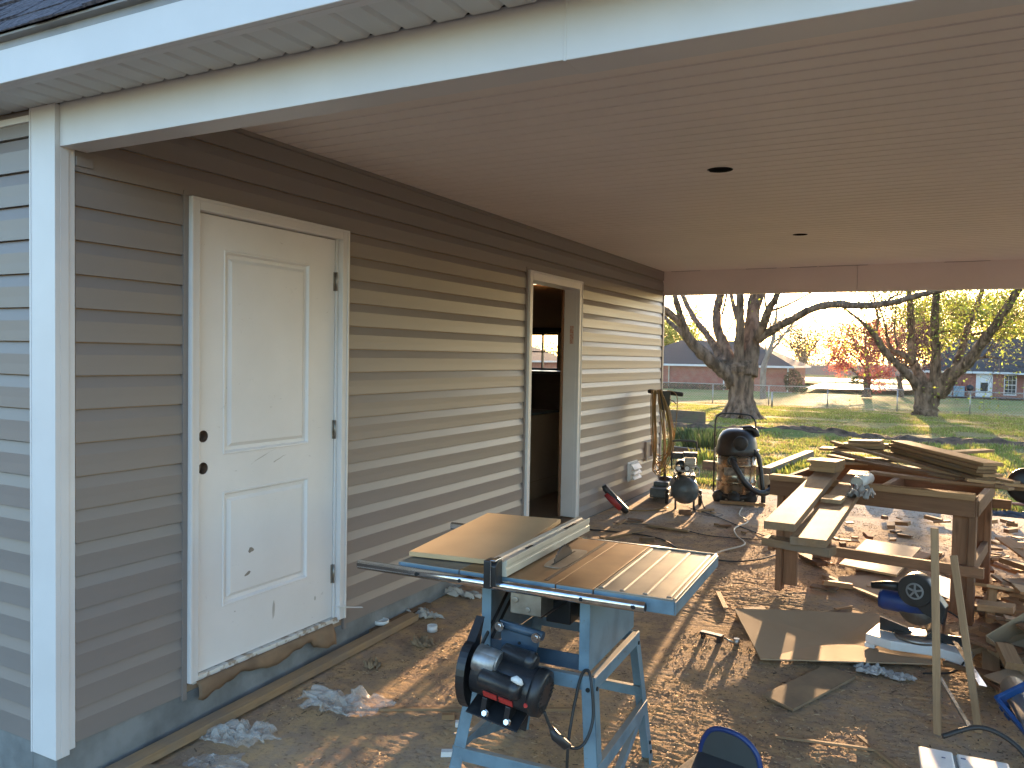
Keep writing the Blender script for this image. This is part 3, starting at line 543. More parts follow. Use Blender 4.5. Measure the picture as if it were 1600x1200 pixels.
# interior room seen through the open doorway
mb = MB(); mb.b2((-5.5, 2, .0), (-.13, 9.0, .035)); mb.b2((-5.5, 1.95, 2.40), (-.13, 9.0, 2.44)); mb.b2((-5.6, 1.95, 0), (-5.5, 9.2, 2.7))
for x0, x1, z0, z1 in ((-5.5, -2.3, 0, 2.4), (-2.3, -1.26, 0, 1.33), (-2.3, -1.26, 1.80, 2.4), (-1.26, -.13, 0, 2.4)): mb.b2((x0, 9.02, z0), (x1, 9.16, z1))
hp(mb, 'interior_wall', m_tan)
mb = MB(); F_ = lambda x0, x1, z0, z1: mb.b2((x0, 9.06, z0), (x1, 9.10, z1))
F_(-2.3, -1.26, 1.33, 1.36); F_(-2.3, -1.26, 1.77, 1.80); F_(-2.3, -2.27, 1.36, 1.77); F_(-1.29, -1.26, 1.36, 1.77); F_(-1.505, -1.49, 1.36, 1.77); F_(-1.79, -1.775, 1.36, 1.77); F_(-2.27, -1.29, 1.555, 1.57)
hp(mb, 'window', m_black)
mb = MB(); mb.b2((-2.4, 9.0, 1.80), (-1.1, 9.02, 1.86)); hp(mb, 'curtain_rod', m_black)
# corner trims
mb = MB(); mb.b2((-.128, 1.817, -.035), (.022, 1.838, 2.384)); mb.b2((.001, 1.838, -.035), (.022, 1.872, 2.384)); mb.b2((.001, 1.872, -.02), (.017, 1.898, 2.24)); mb.b2((-.128, 1.814, -.035), (-.119, 1.8175, 2.384))
hp(mb, 'corner_trim', m_white, .002)
mb = MB(); mb.b2((.001, 9.150, -.01), (.024, 9.20, 2.245)); mb.b2((-.09, 9.18, -.01), (0.001, 9.205, 2.5)); hp(mb, 'corner_trim', m_siding, .002)
# J channels
def jch(o, nm='trim_channel'):
    y0, y1, z0, z1 = o; z0 = max(z0, -.005); mb = MB(); gl = .0222; gr_ = .0212; gt = .0162
    mb.b2((.0, y0-.002, z0-.02), (.021, y0+gl, z1-gt)); mb.b2((.0, y1-gr_, z0-.02), (.021, y1+.002, z1-gt)); mb.b2((.0, y0-.002, z1-gt), (.0215, y1+.002, z1+.002)); return hp(mb, nm, m_siding, .001)
jch(D1); jch(D2)
mb = MB(); mb.b2((.0, 1.90, 2.498), (.02, 9.16, 2.5185)); hp(mb, 'trim_channel', m_siding)
# front door
fr = MB()
for x0, x1, off in ((-.11, .006, 0), (.006, .036, 1)):
    w0, w1, zt = (2.410, 2.458, 2.160) if off else (2.425, 2.458, 2.14); v0, v1 = (3.404, 3.454) if off else (3.388, 3.44)
    fr.b2((x0, w0, .045), (x1, w1, zt)); fr.b2((x0, v0, .045), (x1, v1, zt)); fr.b2((x0, w1+.0005, 2.108), (x1, v0-.0005, zt-.001))
fr.b2((.036, 2.410, .045), (.042, 2.424, 2.16)); fr.b2((.036, 3.44, .045), (.042, 3.454, 2.16)); fr.b2((.036, 2.424, 2.146), (.042, 3.44, 2.16))
frame = hp(fr, 'door_frame', m_white, .003)
dr = MB(); X0, X1 = -.046, -.004; ya, yb, za, zb = 2.462, 3.384, .062, 2.103
def panel(y0, y1, z0, z1):   # recessed moulding ring and raised field
    r = [(-.004, 0), (0, .004), (.006, .003), (.014, -.010), (.030, -.012), (.046, -.001)]
    for (d0, h0), (d1, h1) in zip(r, r[1:]):
        a = [(X1+h0, y0+d0, z0+d0), (X1+h0, y1-d0, z0+d0), (X1+h0, y1-d0, z1-d0), (X1+h0, y0+d0, z1-d0)]
        b = [(X1+h1, y0+d1, z0+d1), (X1+h1, y1-d1, z0+d1), (X1+h1, y1-d1, z1-d1), (X1+h1, y0+d1, z1-d1)]
        for i in range(4): dr.add([a[i], a[(i+1) % 4], b[(i+1) % 4], b[i]], [(0, 1, 2, 3)])
    d, h = r[-1]; dr.add([(X1+h, y0+d, z0+d), (X1+h, y1-d, z0+d), (X1+h, y1-d, z1-d), (X1+h, y0+d, z1-d)], [(0, 1, 2, 3)])
P1 = (2.632, 3.19, 1.028, 1.953); P2 = (2.618, 3.182, .325, .850); P1 = (2.628, 3.188, 1.028, 1.953); P2 = (2.628, 3.188, .325, .850)
holes = [(2.513, 1.118), (2.513, .975)]; hr = .027
# face of the slab: rectangles around the panels, and squares with round bores for the lock holes
def quad(y0, y1, z0, z1):
    if y1-y0 > 1e-6 and z1-z0 > 1e-6: dr.add([(X1, y0, z0), (X1, y1, z0), (X1, y1, z1), (X1, y0, z1)], [(0, 1, 2, 3)])
hs = .045; quad(ya, 2.513-hs, za, zb); quad(2.513+hs, P1[0], za, zb)
zz = [za]+[q for h in sorted(h[1] for h in holes) for q in (h-hs, h+hs)]+[zb]
for i in range(0, len(zz), 2): quad(2.513-hs, 2.513+hs, zz[i], zz[i+1])
for hy, hz in holes:
    n = 32; sq = []; ci = []
    for i in range(n):
        a = 2*math.pi*i/n; c, s_ = math.cos(a), math.sin(a); k = hs/max(abs(c), abs(s_)); sq.append((X1, hy+c*k, hz+s_*k)); ci.append((hy+c*hr, hz+s_*hr))
    dr.add(sq+[(X1, *p) for p in ci]+[(X0, *p) for p in ci], [(i, (i+1) % n, n+(i+1) % n, n+i) for i in range(n)]+[(n+i, n+(i+1) % n, 2*n+(i+1) % n, 2*n+i) for i in range(n)])
quad(P1[0], P1[1], za, P2[2]); quad(P1[0], P1[1], P2[3], P1[2]); quad(P1[0], P1[1], P1[3], zb); quad(P1[1], yb, za, zb)
panel(*P1); panel(*P2)
for a, b, c, d in ((ya, yb, za, za), (ya, yb, zb, zb)): dr.add([(X0, a, c), (X0, b, c), (X1, b, c), (X1, a, c)], [(0, 1, 2, 3)])
for y_ in (ya, yb): dr.add([(X0, y_, za), (X0, y_, zb), (X1, y_, zb), (X1, y_, za)], [(0, 1, 2, 3)])
dm_ = hp(dr, 'door', m_door); dm_['label'] = 'closed white two panel door with two bare lock holes and scuff marks'
mb = MB()
for hy, hz in holes: mb.cyl((-.075, hy, hz), (-.052, hy, hz), .05, 20)
bk = MB()
for hy, hz in holes: bk.b2((-.080, hy-.05, hz-.05), (-.0465, hy+.05, hz+.05))
for hy, hz in holes: bk.lathe([(hr-.0008, X0-.001), (hr-.0008, X1-.0015)], (0, hy, hz), 'x', 28)
hp(bk, 'lock_bore', M('bore_wood', (.24, .16, .11), (.10, .065, .045), scale=30, bump=.2), parent=dm_)
for z in (1.882, 1.087, .301):
    mb = MB(); mb.b2((-.003, 3.372, z-.05), (.0015, 3.400, z+.05)); mb.cyl((.006, 3.386, z-.05), (.006, 3.386, z+.05), .006, 12)
    for k in (-.033, 0, .033): mb.cyl((.0015, 3.378, z+k), (.003, 3.378, z+k), .004, 8)
    hp(mb, 'hinge', m_steel, parent=dm_)
mb = MB(); mb.b2((-.004, 2.459, .935), (.004, 2.480, 1.02)); hp(mb, 'strike_plate', m_chrome, .001, parent=dm_)
mb = MB(); mb.b2((-.11, 2.44, .028), (.02, 3.42, .058)); hp(mb, 'threshold', M('peeling_threshold', (.66, .64, .60), (.36, .28, .21), scale=22, rough=.6, bump=.3, lo=.42, hi=.5), .002)
# brown building paper hanging below the threshold
pm = MB(); n = 40; vs = []
for i in range(n+1):
    y = 2.455+.90*i/n; drop = .045+.035*(.5+.5*math.sin(i*.33+1))+.02*noise.noise(Vector((i*.4, 0, 0)))+(.03 if i > 32 else 0)
    for k in range(5):
        u = k/4; vs.append((.026+.035*math.sin(u*2.4)*(.5+.5*noise.noise(Vector((i*.15, u*2, 3))))+(.02*u if i > 34 else 0), y, .040-drop*u))
pm.add(vs, [(i*5+k, (i+1)*5+k, (i+1)*5+k+1, i*5+k+1) for i in range(n) for k in range(4)], True); o = hp(pm, 'flashing_paper', M('brown_paper', (.24, .155, .09), (.16, .10, .06), scale=9, rough=.8, bump=.2)); s_ = o.modifiers.new('t', 'SOLIDIFY'); s_.thickness = .002
# second doorway, frame and door swung inward
fr = MB()
for x0, x1, off in ((-.12, .006, 0), (.006, .036, 1)):
    a0, a1, b0, b1, zt = (5.638, 5.700, 6.640, 6.700, 2.178) if off else (5.668, 5.700, 6.640, 6.672, 2.15)
    fr.b2((x0, a0, .055), (x1, a1, zt)); fr.b2((x0, b0, .055), (x1, b1, zt)); fr.b2((x0, a1+.0005, 2.105), (x1, b0-.0005, zt-.001))
fr.b2((.036, 5.638, .055), (.042, 5.652, 2.178)); fr.b2((.036, 6.686, .055), (.042, 6.70, 2.178)); fr.b2((.036, 5.652, 2.164), (.042, 6.686, 2.178))
hp(fr, 'door_frame', m_white, .003)
mb = MB(); mb.b2((-.11, 5.68, .02), (.02, 6.66, .05)); hp(mb, 'threshold', m_pineold, .002)
mb = MB(); mb.box((-.13-.45*.30, 6.66+.45*.954, 1.09), (.036, .90, 2.02), (0, 0, math.atan2(.30, .954))); d2 = hp(mb, 'door', m_white, .002); d2['label'] = 'white door standing wide open into the dark room'
mb = MB(); mb.b2((-.125, 6.60, .06), (-.113, 6.637, 2.1)); hp(mb, 'jamb_edge', m_cedar)
mb = MB(); mb.b2((-.055, 6.6375, 1.62), (-.02, 6.6397, 1.78)); hp(mb, 'jamb_sticker', M('pale_red_sticker', (.5, .2, .15), (.6, .5, .42), scale=60))
for z in (1.9, 1.1, .3):
    mb = MB(); mb.cyl((-.118, 6.63, z-.05), (-.118, 6.63, z+.05), .007, 10); hp(mb, 'hinge', m_steel, parent=d2)
# porch beams
mb = MB(); mb.b2((.022, 1.836, 2.233), (2.032, 1.943, 2.395)); mb.b2((2.034, 1.8335, 2.2305), (6, 1.9455, 2.395)); mb.b2((2.030, 1.832, 2.229), (2.038, 1.836, 2.39)); mb.b2((.001, 1.90, 2.37), (6, 1.943, 2.5185))
mb.b2((-5.5, 1.815, 2.335), (-.13, 1.838, 2.36))
hp(mb, 'porch_beam', m_white, .003)
mb = MB(); mb.b2((.0, 9.172, 2.2455), (2.1, 9.285, 2.56)); mb.b2((2.103, 9.1695, 2.2435), (5.6, 9.287, 2.56)); hp(mb, 'porch_beam', m_ceiling, .003)
mb = MB(); mb.b2((5.5, 1.95, 2.24), (5.61, 9.17, 2.515)); hp(mb, 'porch_beam', m_white, .003)
for y in (1.89, 9.23):
    mb = MB(); mb.box((5.555, y, 1.02), (.1, .1, 2.42)); mb.box((5.555, y, -.14), (.14, .14, .1)); mb.box((5.555, y, 2.2), (.14, .14, .06)); hp(mb, 'porch_post', m_white, .004)
# ribbed ceiling with two round light openings
CZ = 2.519
yy = []; y = 1.945; g = .1067
prof = [(1.945, CZ)]
while y+g < 9.172: prof += [(y+g-.024, CZ), (y+g-.014, CZ+.008), (y+g-.010, CZ+.008), (y+g-.007, CZ)]; y += g
prof.append((9.172, CZ))
LH = [(1.806, 4.366, .068), (1.861, 6.835, .058)]
mb = MB(); mb.extr(prof, 0.002, 5.5, 'x')
# cut out round openings by rebuilding the strips there
def ceil_mesh():
    mb = MB(); hy = [(y-r-.0, y+r) for _, y, r in LH]; P = []
    for a, b in zip(prof, prof[1:]):
        n = 1
        if any(a[0] < h1 and b[0] > h0 for h0, h1 in hy): n = max(1, int((b[0]-a[0])/.004))
        P += [(a[0]+(b[0]-a[0])*i/n, a[1]+(b[1]-a[1])*i/n) for i in range(n)]
    P.append(prof[-1])
    for a, b in zip(P, P[1:]):
        m = (a[0]+b[0])/2; segs = [(.002, 5.5)]
        for cx, cy, r in LH:
            if abs(m-cy) < r:
                h = math.sqrt(r*r-(m-cy)**2); segs = [s for s0, s1 in segs for s in ((s0, min(s1, cx-h)), (max(s0, cx+h), s1)) if s[1]-s[0] > 1e-4]
        for s0, s1 in segs: mb.extr([a, b], s0, s1, 'x')
    return mb
hp(ceil_mesh(), 'porch_ceiling', m_ceiling)
for cx, cy, r in LH:
    mb = MB(); mb.lathe([(r, 0), (r, .18), (.001, .18)], (cx, cy, CZ+.004)); hp(mb, 'light_opening', m_dark)
mb = MB(); mb.b2((0.002, 1.95, 2.545), (5.5, 9.17, 2.56)); hp(mb, 'ceiling_deck', m_dark)
mb = MB()
for x0, x1 in ((.1, .44), (.95, 1.28), (1.42, 1.7), (1.72, 2.2), (2.9, 3.3)): mb.b2((x0, 9.166, 2.5155), (x1, 9.1712, 2.5175))
hp(mb, 'ceiling_gap', m_dark)
# eave: soffit, fascia, gutter apron, shingles
mb = MB(); pr = []; x = -5.52; sp_ = .1055; off = (.081+5.52) % sp_; x = -5.52+off; pr = [(-5.6, 2.385)]
while x < 5.98: pr += [(x-.026, 2.385), (x-.014, 2.394), (x, 2.4005), (x+.001, 2.385)]; x += sp_
pr.append((6.0, 2.385)); mb.extr([(a, b) for a, b in pr], 1.63, 1.827, 'y'); hp(mb, 'soffit', m_soffit)
mb = MB(); mb.b2((-5.6, 1.63, 2.402), (6, 1.9, 2.41)); hp(mb, 'soffit_board', m_dark)
mb = MB(); mb.b2((-5.6, 1.60, 2.380), (6.0, 1.622, 2.490)); mb.b2((-5.6, 1.622, 2.380), (6.0, 1.650, 2.3845)); hp(mb, 'fascia', m_white, .003)
mb = MB(); mb.prism([(1.604, 2.490), (1.622, 2.490), (1.622, 2.54), (1.578, 2.528), (1.578, 2.520), (1.604, 2.515)], -5.6, 6.0, 'x'); hp(mb, 'drip_edge', M('drip_edge_metal', (.30, .28, .26), rough=.4, metal=.2, bump=.03), .001)
PITCH = .95
def shingles():
    mb = MB(); c = 1/math.hypot(1, PITCH); ay, az = c, c*PITCH   # slope direction
    ny, nz = -az, ay; O = Vector((0, 1.570, 2.531)); ex = .143; L = 5.3
    mb.add([(-5.65, O.y, O.z), (6.05, O.y, O.z), (6.05, O.y+ay*L, O.z+az*L), (-5.65, O.y+ay*L, O.z+az*L)], [(0, 1, 2, 3)])
    for r in range(int(L/ex)):
        x = -5.65-random.uniform(0, .2)
        while x < 6.05:
            w_ = random.uniform(.10, .30); tall = random.random() < .5; h0 = .012 if tall else .006; s0 = r*ex-(.0 if tall else .012)*random.random(); s1 = (r+1)*ex+.01
            x1 = min(x+w_, 6.05); xa = max(x, -5.65); sk = random.uniform(-.02, .02)
            if x1 > xa:
                def P(xx, s, h): return (xx, O.y+ay*s+ny*h, O.z+az*s+nz*h)
                wob = random.uniform(-.002, .004)
                mb.add([P(xa+sk, s0, 0), P(x1+sk, s0, 0), P(x1+sk, s0, h0+wob), P(xa+sk, s0, h0+wob), P(x1, s1, .003), P(xa, s1, .003), P(xa, s1, 0), P(x1, s1, 0)], [(0, 1, 2, 3), (3, 2, 4, 5), (0, 3, 5, 6), (1, 7, 4, 2)])
            x = x1
    O2 = (O.y+ay*L, O.z+az*L); d = 2*(O2[0]-O.y)
    mb.add([(-5.65, *O2), (6.05, *O2), (6.05, O.y+d, O.z), (-5.65, O.y+d, O.z)], [(0, 1, 2, 3)])
    mb.add([(-5.6, O.y, O.z), (-5.6, *O2), (-5.6, O.y+d, O.z)], [(0, 1, 2)]); mb.add([(6, O.y, O.z), (6, *O2), (6, O.y+d, O.z)], [(0, 1, 2)])
    return mb
hp(shingles(), 'roof', m_shingle)
# junction box and dryer vent on the wall
mb = MB(); mb.b2((.016, 8.062, .205), (.05, 8.335, .382))
mb.b2((.01, 8.05, .19), (.022, 8.348, .40)); vent = hp(mb, 'wall_vent', m_whitepl, .004)
for k in range(3):
    mb = MB(); z = .225+k*.052; mb.prism([(.05, z), (.085, z-.012), (.086, z-.006), (.05, z+.042)], 8.08, 8.32, 'y'); hp(mb, 'louver', m_whitepl, .002, parent=vent)
mb = MB(); mb.b2((.014, 8.60, .36), (.04, 8.66, .57)); mb.b2((.014, 8.80, .36), (.04, 8.87, .57)); mb.b2((.014, 8.66, .53), (.04, 8.80, .57)); mb.b2((.014, 8.66, .36), (.04, 8.80, .39)); mb.b2((.0155, 8.66, .39), (.02, 8.80, .53)); hp(mb, 'outlet_box', m_siding, .002)
mb = MB(); mb.b2((.001, 1.90, 2.178), (.024, 1.968, 2.212)); hp(mb, 'siding_scrap', m_siding, .001)

# things inside the doorway
cb = thing('cardboard_box', 'tall brown carton standing inside the open doorway under the dark cabinet', 'box', (-.85, 7.65, .036))
mb = MB(); mb.b2((-.40, -.5, 0), (.1, .35, .86)); body = mb.build('carton', m_card, cb, .004)
mb = MB(); mb.b2((-.38, -.48, .862), (.08, .33, .885)); mb.build('lid', M('grey_green_top', (.14, .17, .16), rough=.6), cb, .003)
mb = MB(); mb.b2((.1002, -.5, .18), (.1012, .35, .185)); mb.build('tape', m_cord, cb)
bc = thing('dark_cabinet', 'black cabinet seen inside the open doorway below the window', 'cabinet', (-1.9, 8.6, .036))
mb = MB(); mb.b2((-.5, -.3, 0), (1.2, .3, 1.27)); mb.build('body', m_black, bc, .005); mb = MB(); mb.b2((-.52, -.32, 1.272), (1.22, .3, 1.30)); mb.build('top', M('cabinet_top', (.05, .06, .055), rough=.4), bc, .003)
st = board('trim_strip', (.044, 3.38, .125), (.10, 3.52, .095), .02, .004, m_whitepl); tag(st, 'thin pale plastic strip stuck across the bottom of the closed door frame', 'strip')

# ------------------------------------------------------------------ table saw
saw = thing('table_saw', 'blue table saw on a splayed steel stand with black motor hanging at the back', 'table saw', (1.628, 2.49, -.165), R(2.6))
Z = .885    # top height
mb = MB(); mb.b2((-.268, .012, Z-.012), (-.004, .70, Z)); 
def plate(u0, u1, mat, label=None, z=Z):
    mb = MB(); mb.b2((u0, 0, z-.012), (u1, .70, z)); mb.b2((u0, 0, z-.036), (u1, .014, z-.0125)); mb.b2((u0, .686, z-.036), (u1, .70, z-.0125))
    o = mb.build('tabletop', mat, saw, .002)
    if label: o['label'] = label
    return o
plate(-.267, .108, m_rust, 'brown rusty cast iron centre table with blade insert')
plate(.111, .244, m_rust, 'narrow brown rusty extension strip')
wl = plate(-.525, -.270, m_galv, 'left stamped steel wing mostly under the fibreboard', Z-.001)
wr = plate(.247, .522, m_galv, 'right stamped steel wing with raised ribs', Z-.001)
mb = MB()
for u in (.262, .335, .415, .495): mb.prism([(u-.010, Z-.0012), (u-.006, Z+.004), (u+.006, Z+.004), (u+.010, Z-.0012)], .03, .66, 'y')
mb.b2((.249, .0, Z-.001), (.52, .010, Z+.004)); mb.b2((.249, .69, Z-.001), (.52, .70, Z+.004)); mb.b2((.512, .01, Z-.001), (.521, .69, Z+.005))
mb.build('rib', m_galv, wr, .0015)
mb = MB()
for a, b in ((-.525, -.270), (-.267, .108), (.111, .244), (.247, .522)): mb.b2((a+.001, -.0035, Z-.046), (b-.001, -.0005, Z-.002))
mb.b2((.5225, -.003, Z-.046), (.5255, .70, Z-.003)); mb.b2((-.5285, -.003, Z-.046), (-.5255, .70, Z-.003))
mb.build('edge_apron', m_blue, saw, .001)
mb = MB(); mb.b2((-.19, .09, Z), (-.175, .66, Z+.0006)); mb.b2((.055, .02, Z), (.071, .68, Z+.0006)); mb.build('mitre_slot', m_dark, saw)
mb = MB(); n = 28; ins = [(.015+.045*math.copysign(abs(math.cos(a))**.35, math.cos(a)), .34+.155*math.copysign(abs(math.sin(a))**.8, math.sin(a))) for a in [2*math.pi*i/n for i in range(n)]]
mb.prism(ins, Z+.0003, Z+.0025, 'z'); ip = mb.build('blade_insert', m_steel, saw)
mb = MB(); mb.b2((.001, .22, Z+.0026), (.009, .46, Z+.0032)); mb.build('blade_slot', m_dark, ip)
mb = MB(); pts = []
for i in range(72): a = 2*math.pi*i/72; r = .125 if i % 2 else .116; pts.append((.33+r*math.cos(a), Z-.07+r*math.sin(a)))
mb.prism(pts, .003, .007, 'x'); mb.build('blade', M('dark_blade', (.10, .08, .065), (.05, .04, .035), rough=.5, metal=.5), saw)
# rails
def rail(v, u0, u1):
    mb = MB(); mb.cyl((u0, v, Z-.024), (u1, v, Z-.024), .0175, 20)
    r = mb.build('guide_rail', m_chrome, saw)
    mb = MB(); mb.cyl((u0-.0005, v, Z-.024), (u0+.004, v, Z-.024), .0135, 16); mb.cyl((u1-.004, v, Z-.024), (u1+.0006, v, Z-.024), .0135, 16)
    for u in (-.42, -.24, .22, .40): mb.cyl((u, v-.0185, Z-.024), (u, v+.02, Z-.024), .007, 10)
    mb.build('rail_bolt', m_dark, r); return r
rail(-.035, -.685, .435); rail(.742, -.72, .44)
# fence
mb = MB(); mb.prism([(-.175, Z+.004), (-.115, Z+.004), (-.115, Z+.028), (-.118, Z+.031), (-.118, Z+.040), (-.115, Z+.043), (-.115, Z+.062), (-.122, Z+.062), (-.128, Z+.055), (-.148, Z+.055), (-.154, Z+.062), (-.175, Z+.062)], -.02, .84, 'y')
fe = mb.build('rip_fence', m_alu, saw, .001); fe.location.x = .045
mb = MB(); mb.b2((-.178, -.075, Z-.03), (-.150, -.022, Z+.068)); mb.prism([(-.075, Z-.02), (-.022, Z-.02), (-.022, Z+.066), (-.060, Z+.066), (-.075, Z+.05)], -.148, -.130, 'x'); mb.build('fence_clamp', m_black, fe, .003)
mb = MB(); mb.b2((-.150, -.079, Z-.02), (-.146, -.02, Z+.070)); mb.b2((-.150, -.079, Z+.068), (-.13, -.02, Z+.073)); mb.build('clamp_face', m_chrome, fe, .001)
mb = MB(); mb.b2((-.145, .2, Z+.0555), (-.135, .26, Z+.0575)); mb.b2((-.145, .6, Z+.0555), (-.135, .72, Z+.0575)); mb.build('fence_slot', m_dark, fe)
# cabinet (open side towards the camera)
cz0, cz1 = .565, Z-.047
for u, sgn, lab in ((-.215, -1, 'left cabinet side'), (.205, 1, 'right cabinet side')):
    mb = MB(); mb.b2((u-.0015, .085, cz0), (u+.0015, .62, cz1)); o = mb.build('cabinet_side', m_blue, saw)
    mb = MB(); mb.b2((min(u-.0016, u-.0016-sgn*.035), .082, cz0), (max(u+.0016, u+.0016-sgn*.035) if sgn < 0 else u+.0016, .0845, cz1)); mb.build('side_flange', m_blue, o, .001)
mb = MB(); mb.b2((-.213, .618, cz0), (.203, .621, cz1)); mb.build('cabinet_front', m_blue, saw)
mb = MB(); mb.b2((-.213, .0865, cz0), (.203, .0895, cz0+.055)); mb.b2((-.213, .0865, cz1-.02), (.203, .0895, cz1)); mb.build('cabinet_rail', m_blued, saw)
# trunnion, arm, arbor inside
mb = MB(); mb.b2((-.09, .06, cz1-.10), (.03, .18, cz1-.01)); mb.cyl((-.07, .055, cz1-.05), (-.07, .06, cz1-.05), .012, 12); mb.cyl((-.02, .055, cz1-.08), (-.02, .06, cz1-.08), .010, 12); tr = mb.build('trunnion', m_steel, saw, .004)
mb = MB(); mb.tube([(-.02, .15, cz1-.12), (.10, .35, cz1-.04), (.16, .5, cz1-.06)], .022, 12); mb.box((.02, .36, cz1-.12), (.10, .22, .12)); mb.build('arbor_casting', m_blackpaint, saw, .006)
mb = MB(); P = [(-.105, .725), (.045, .705), (.048, .68), (.012, .50), (-.085, .50), (-.100, .68)]
mb.prism(P, .005, .013, 'y'); pv = mb.build('motor_arm', m_blued, saw, .002)
mb = MB(); mb.cyl((-.105, .015, .708), (-.105+.165, .015, .690), .016, 16); mb.build('pivot_bar', m_blued, saw)
for u, z in ((-.100, .706), (.042, .688)):
    mb = MB(); mb.cyl((u, -.012, z), (u, -.004, z), .017, 20); mb.cyl((u, -.016, z), (u, -.010, z), .009, 6); mb.build('pivot_bolt', m_chrome, pv)
mb = MB(); mb.cyl((-.026, .0, .655), (-.026, .006, .655), .005, 8); mb.build('arm_hole', m_dark, pv)
# motor
th = R(-9); A = Matrix.Rotation(-th, 3, 'Y'); C0 = Vector((-.035, -.055, .54)); D = A @ Vector((1, 0, 0))
def mp(x, y, z): return C0+A @ Vector((x, y, z))
def mcyl(mb, x0, x1, r, y=0, z=0, n=28, r2=None): return mb.tube([mp(x0, y, z), mp(x1, y, z)], [r, r2 if r2 else r], n)
mb = MB(); mb.tube([mp(-.125, 0, 0), mp(-.118, 0, 0), mp(.095, 0, 0), mp(.118, 0, 0)], [.062, .077, .077, .070], 32); mo = mb.build('motor', m_blackpaint, saw)
mb = MB(); mb.tube([mp(.100, 0, 0), mp(.112, 0, 0), mp(.135, 0, 0), mp(.140, 0, 0)], [.079, .083, .078, .060], 32); ev = mb.build('end_bell', m_black, mo)
mb = MB()
for k in range(22):
    a = 2*math.pi*k/22; mb.box(tuple(mp(.139, .052*math.cos(a), .052*math.sin(a))), (.006, .006, .026), (Matrix.Rotation(-th, 3, 'Y') @ Matrix.Rotation(-a+math.pi/2, 3, 'X')))
mb.build('cooling_fin', m_rubber, mo)
mb = MB(); mb.tube([mp(-.118, -.045, .055), mp(-.112, -.045, .055), mp(-.035, -.045, .055)], [.038, .040, .040], 20); mb.tube([mp(-.118, -.030, .06), mp(-.03, -.03, .06)], .044, 20); mb.build('silver_band', M('scuffed_zinc', (.42, .43, .43), (.22, .22, .22), scale=20, rough=.4, metal=.7), mo)
for (x0, x1, y, z, r) in ((-.045, .085, .01, .088, .033), (-.075, .080, -.080, .020, .034)):
    mb = MB(); mb.tube([mp(x0, y, z), mp(x0+.008, y, z), mp(x1-.035, y, z), mp(x1-.034, y, z), mp(x1-.012, y, z), mp(x1, y, z)], [r*.8, r, r, r*1.05, r*1.03, r*.75], 24); mb.box(tuple(mp((x0+x1)/2, y*.75, z*.62)), (x1-x0-.01, .05, .045), A); mb.build('capacitor_housing', m_blackpaint, mo)
for x0, x1 in ((-.060, -.008), (.0, .052)):
    mb = MB(); mb.box(tuple(mp((x0+x1)/2, -.0685, -.040)), (x1-x0, .003, .026), A @ Matrix.Rotation(R(30), 3, 'X')); mb.build('red_label', m_red, mo)
mb = MB(); mb.tube([mp(.098, -.06, -.02), mp(.104, -.083, -.02)], [.007, .007], 12); mb.build('reset_button', m_red, mo)
mb = MB(); mb.tube([mp(.045, -.10, .06), mp(.06, -.096, .063), mp(.075, -.095, .058), mp(.085, -.093, .05)], [.006, .013, .012, .004], 8); mb.build('paint_blob', m_whitepl, mo)
mb = MB(); mb.box(tuple(mp(-.02, -.012, -.115)), (.20, .10, .006), A @ Matrix.Rotation(R(22), 3, 'X')); mb.box(tuple(mp(-.02, .032, -.09)), (.20, .006, .16), A); mb.box(tuple(mp(-.06, -.02, -.09)), (.02, .06, .05), A); mb.box(tuple(mp(.03, -.02, -.09)), (.02, .06, .05), A); mt = mb.build('motor_mount', m_blackpaint, saw, .002)
for x in (-.05, .035):
    mb = MB(); p = mp(x, -.045, -.118); mb.cyl(tuple(p+Vector((0, -.012, .003))), tuple(p+Vector((0, -.004, 0))), .010, 6); mb.cyl(tuple(p+Vector((0, -.004, 0))), tuple(p), .014, 16); mb.build('mount_bolt', m_chrome, mt)
# belt guard and belt
mb = MB(); g = []; n = 14
for i in range(n+1):
    a = R(95)+R(150)*i/n; g.append((-.045+.088*math.cos(a), .535+.115*math.sin(a)))
g = [(.02, .72)]+g; out = [(y-.006 if i else y, z) for i, (y, z) in enumerate(g)]
prof = g
mb = MB(); vs = []
for (y, z) in g: vs += [(-.205, y, z), (-.172, y, z)]
mb.add(vs, [(2*i, 2*i+1, 2*i+3, 2*i+2) for i in range(len(g)-1)]); 
poly = [(y, z) for y, z in g]; mb.prism(poly, -.178, -.174, 'x'); o = mb.build('belt_guard', m_black, saw); s_ = o.modifiers.new('t', 'SOLIDIFY'); s_.thickness = .003
mb = MB(); mb.tube([mp(-.165, 0, 0), mp(-.145, 0, 0)], [.035, .035], 20); mb.tube([(-.19, -.02, .575), (-.19, .32, .80)], .006, 8); mb.tube([(-.19, .0, .54), (-.19, .36, .765)], .006, 8); mb.build('drive_belt', m_rubber, saw)
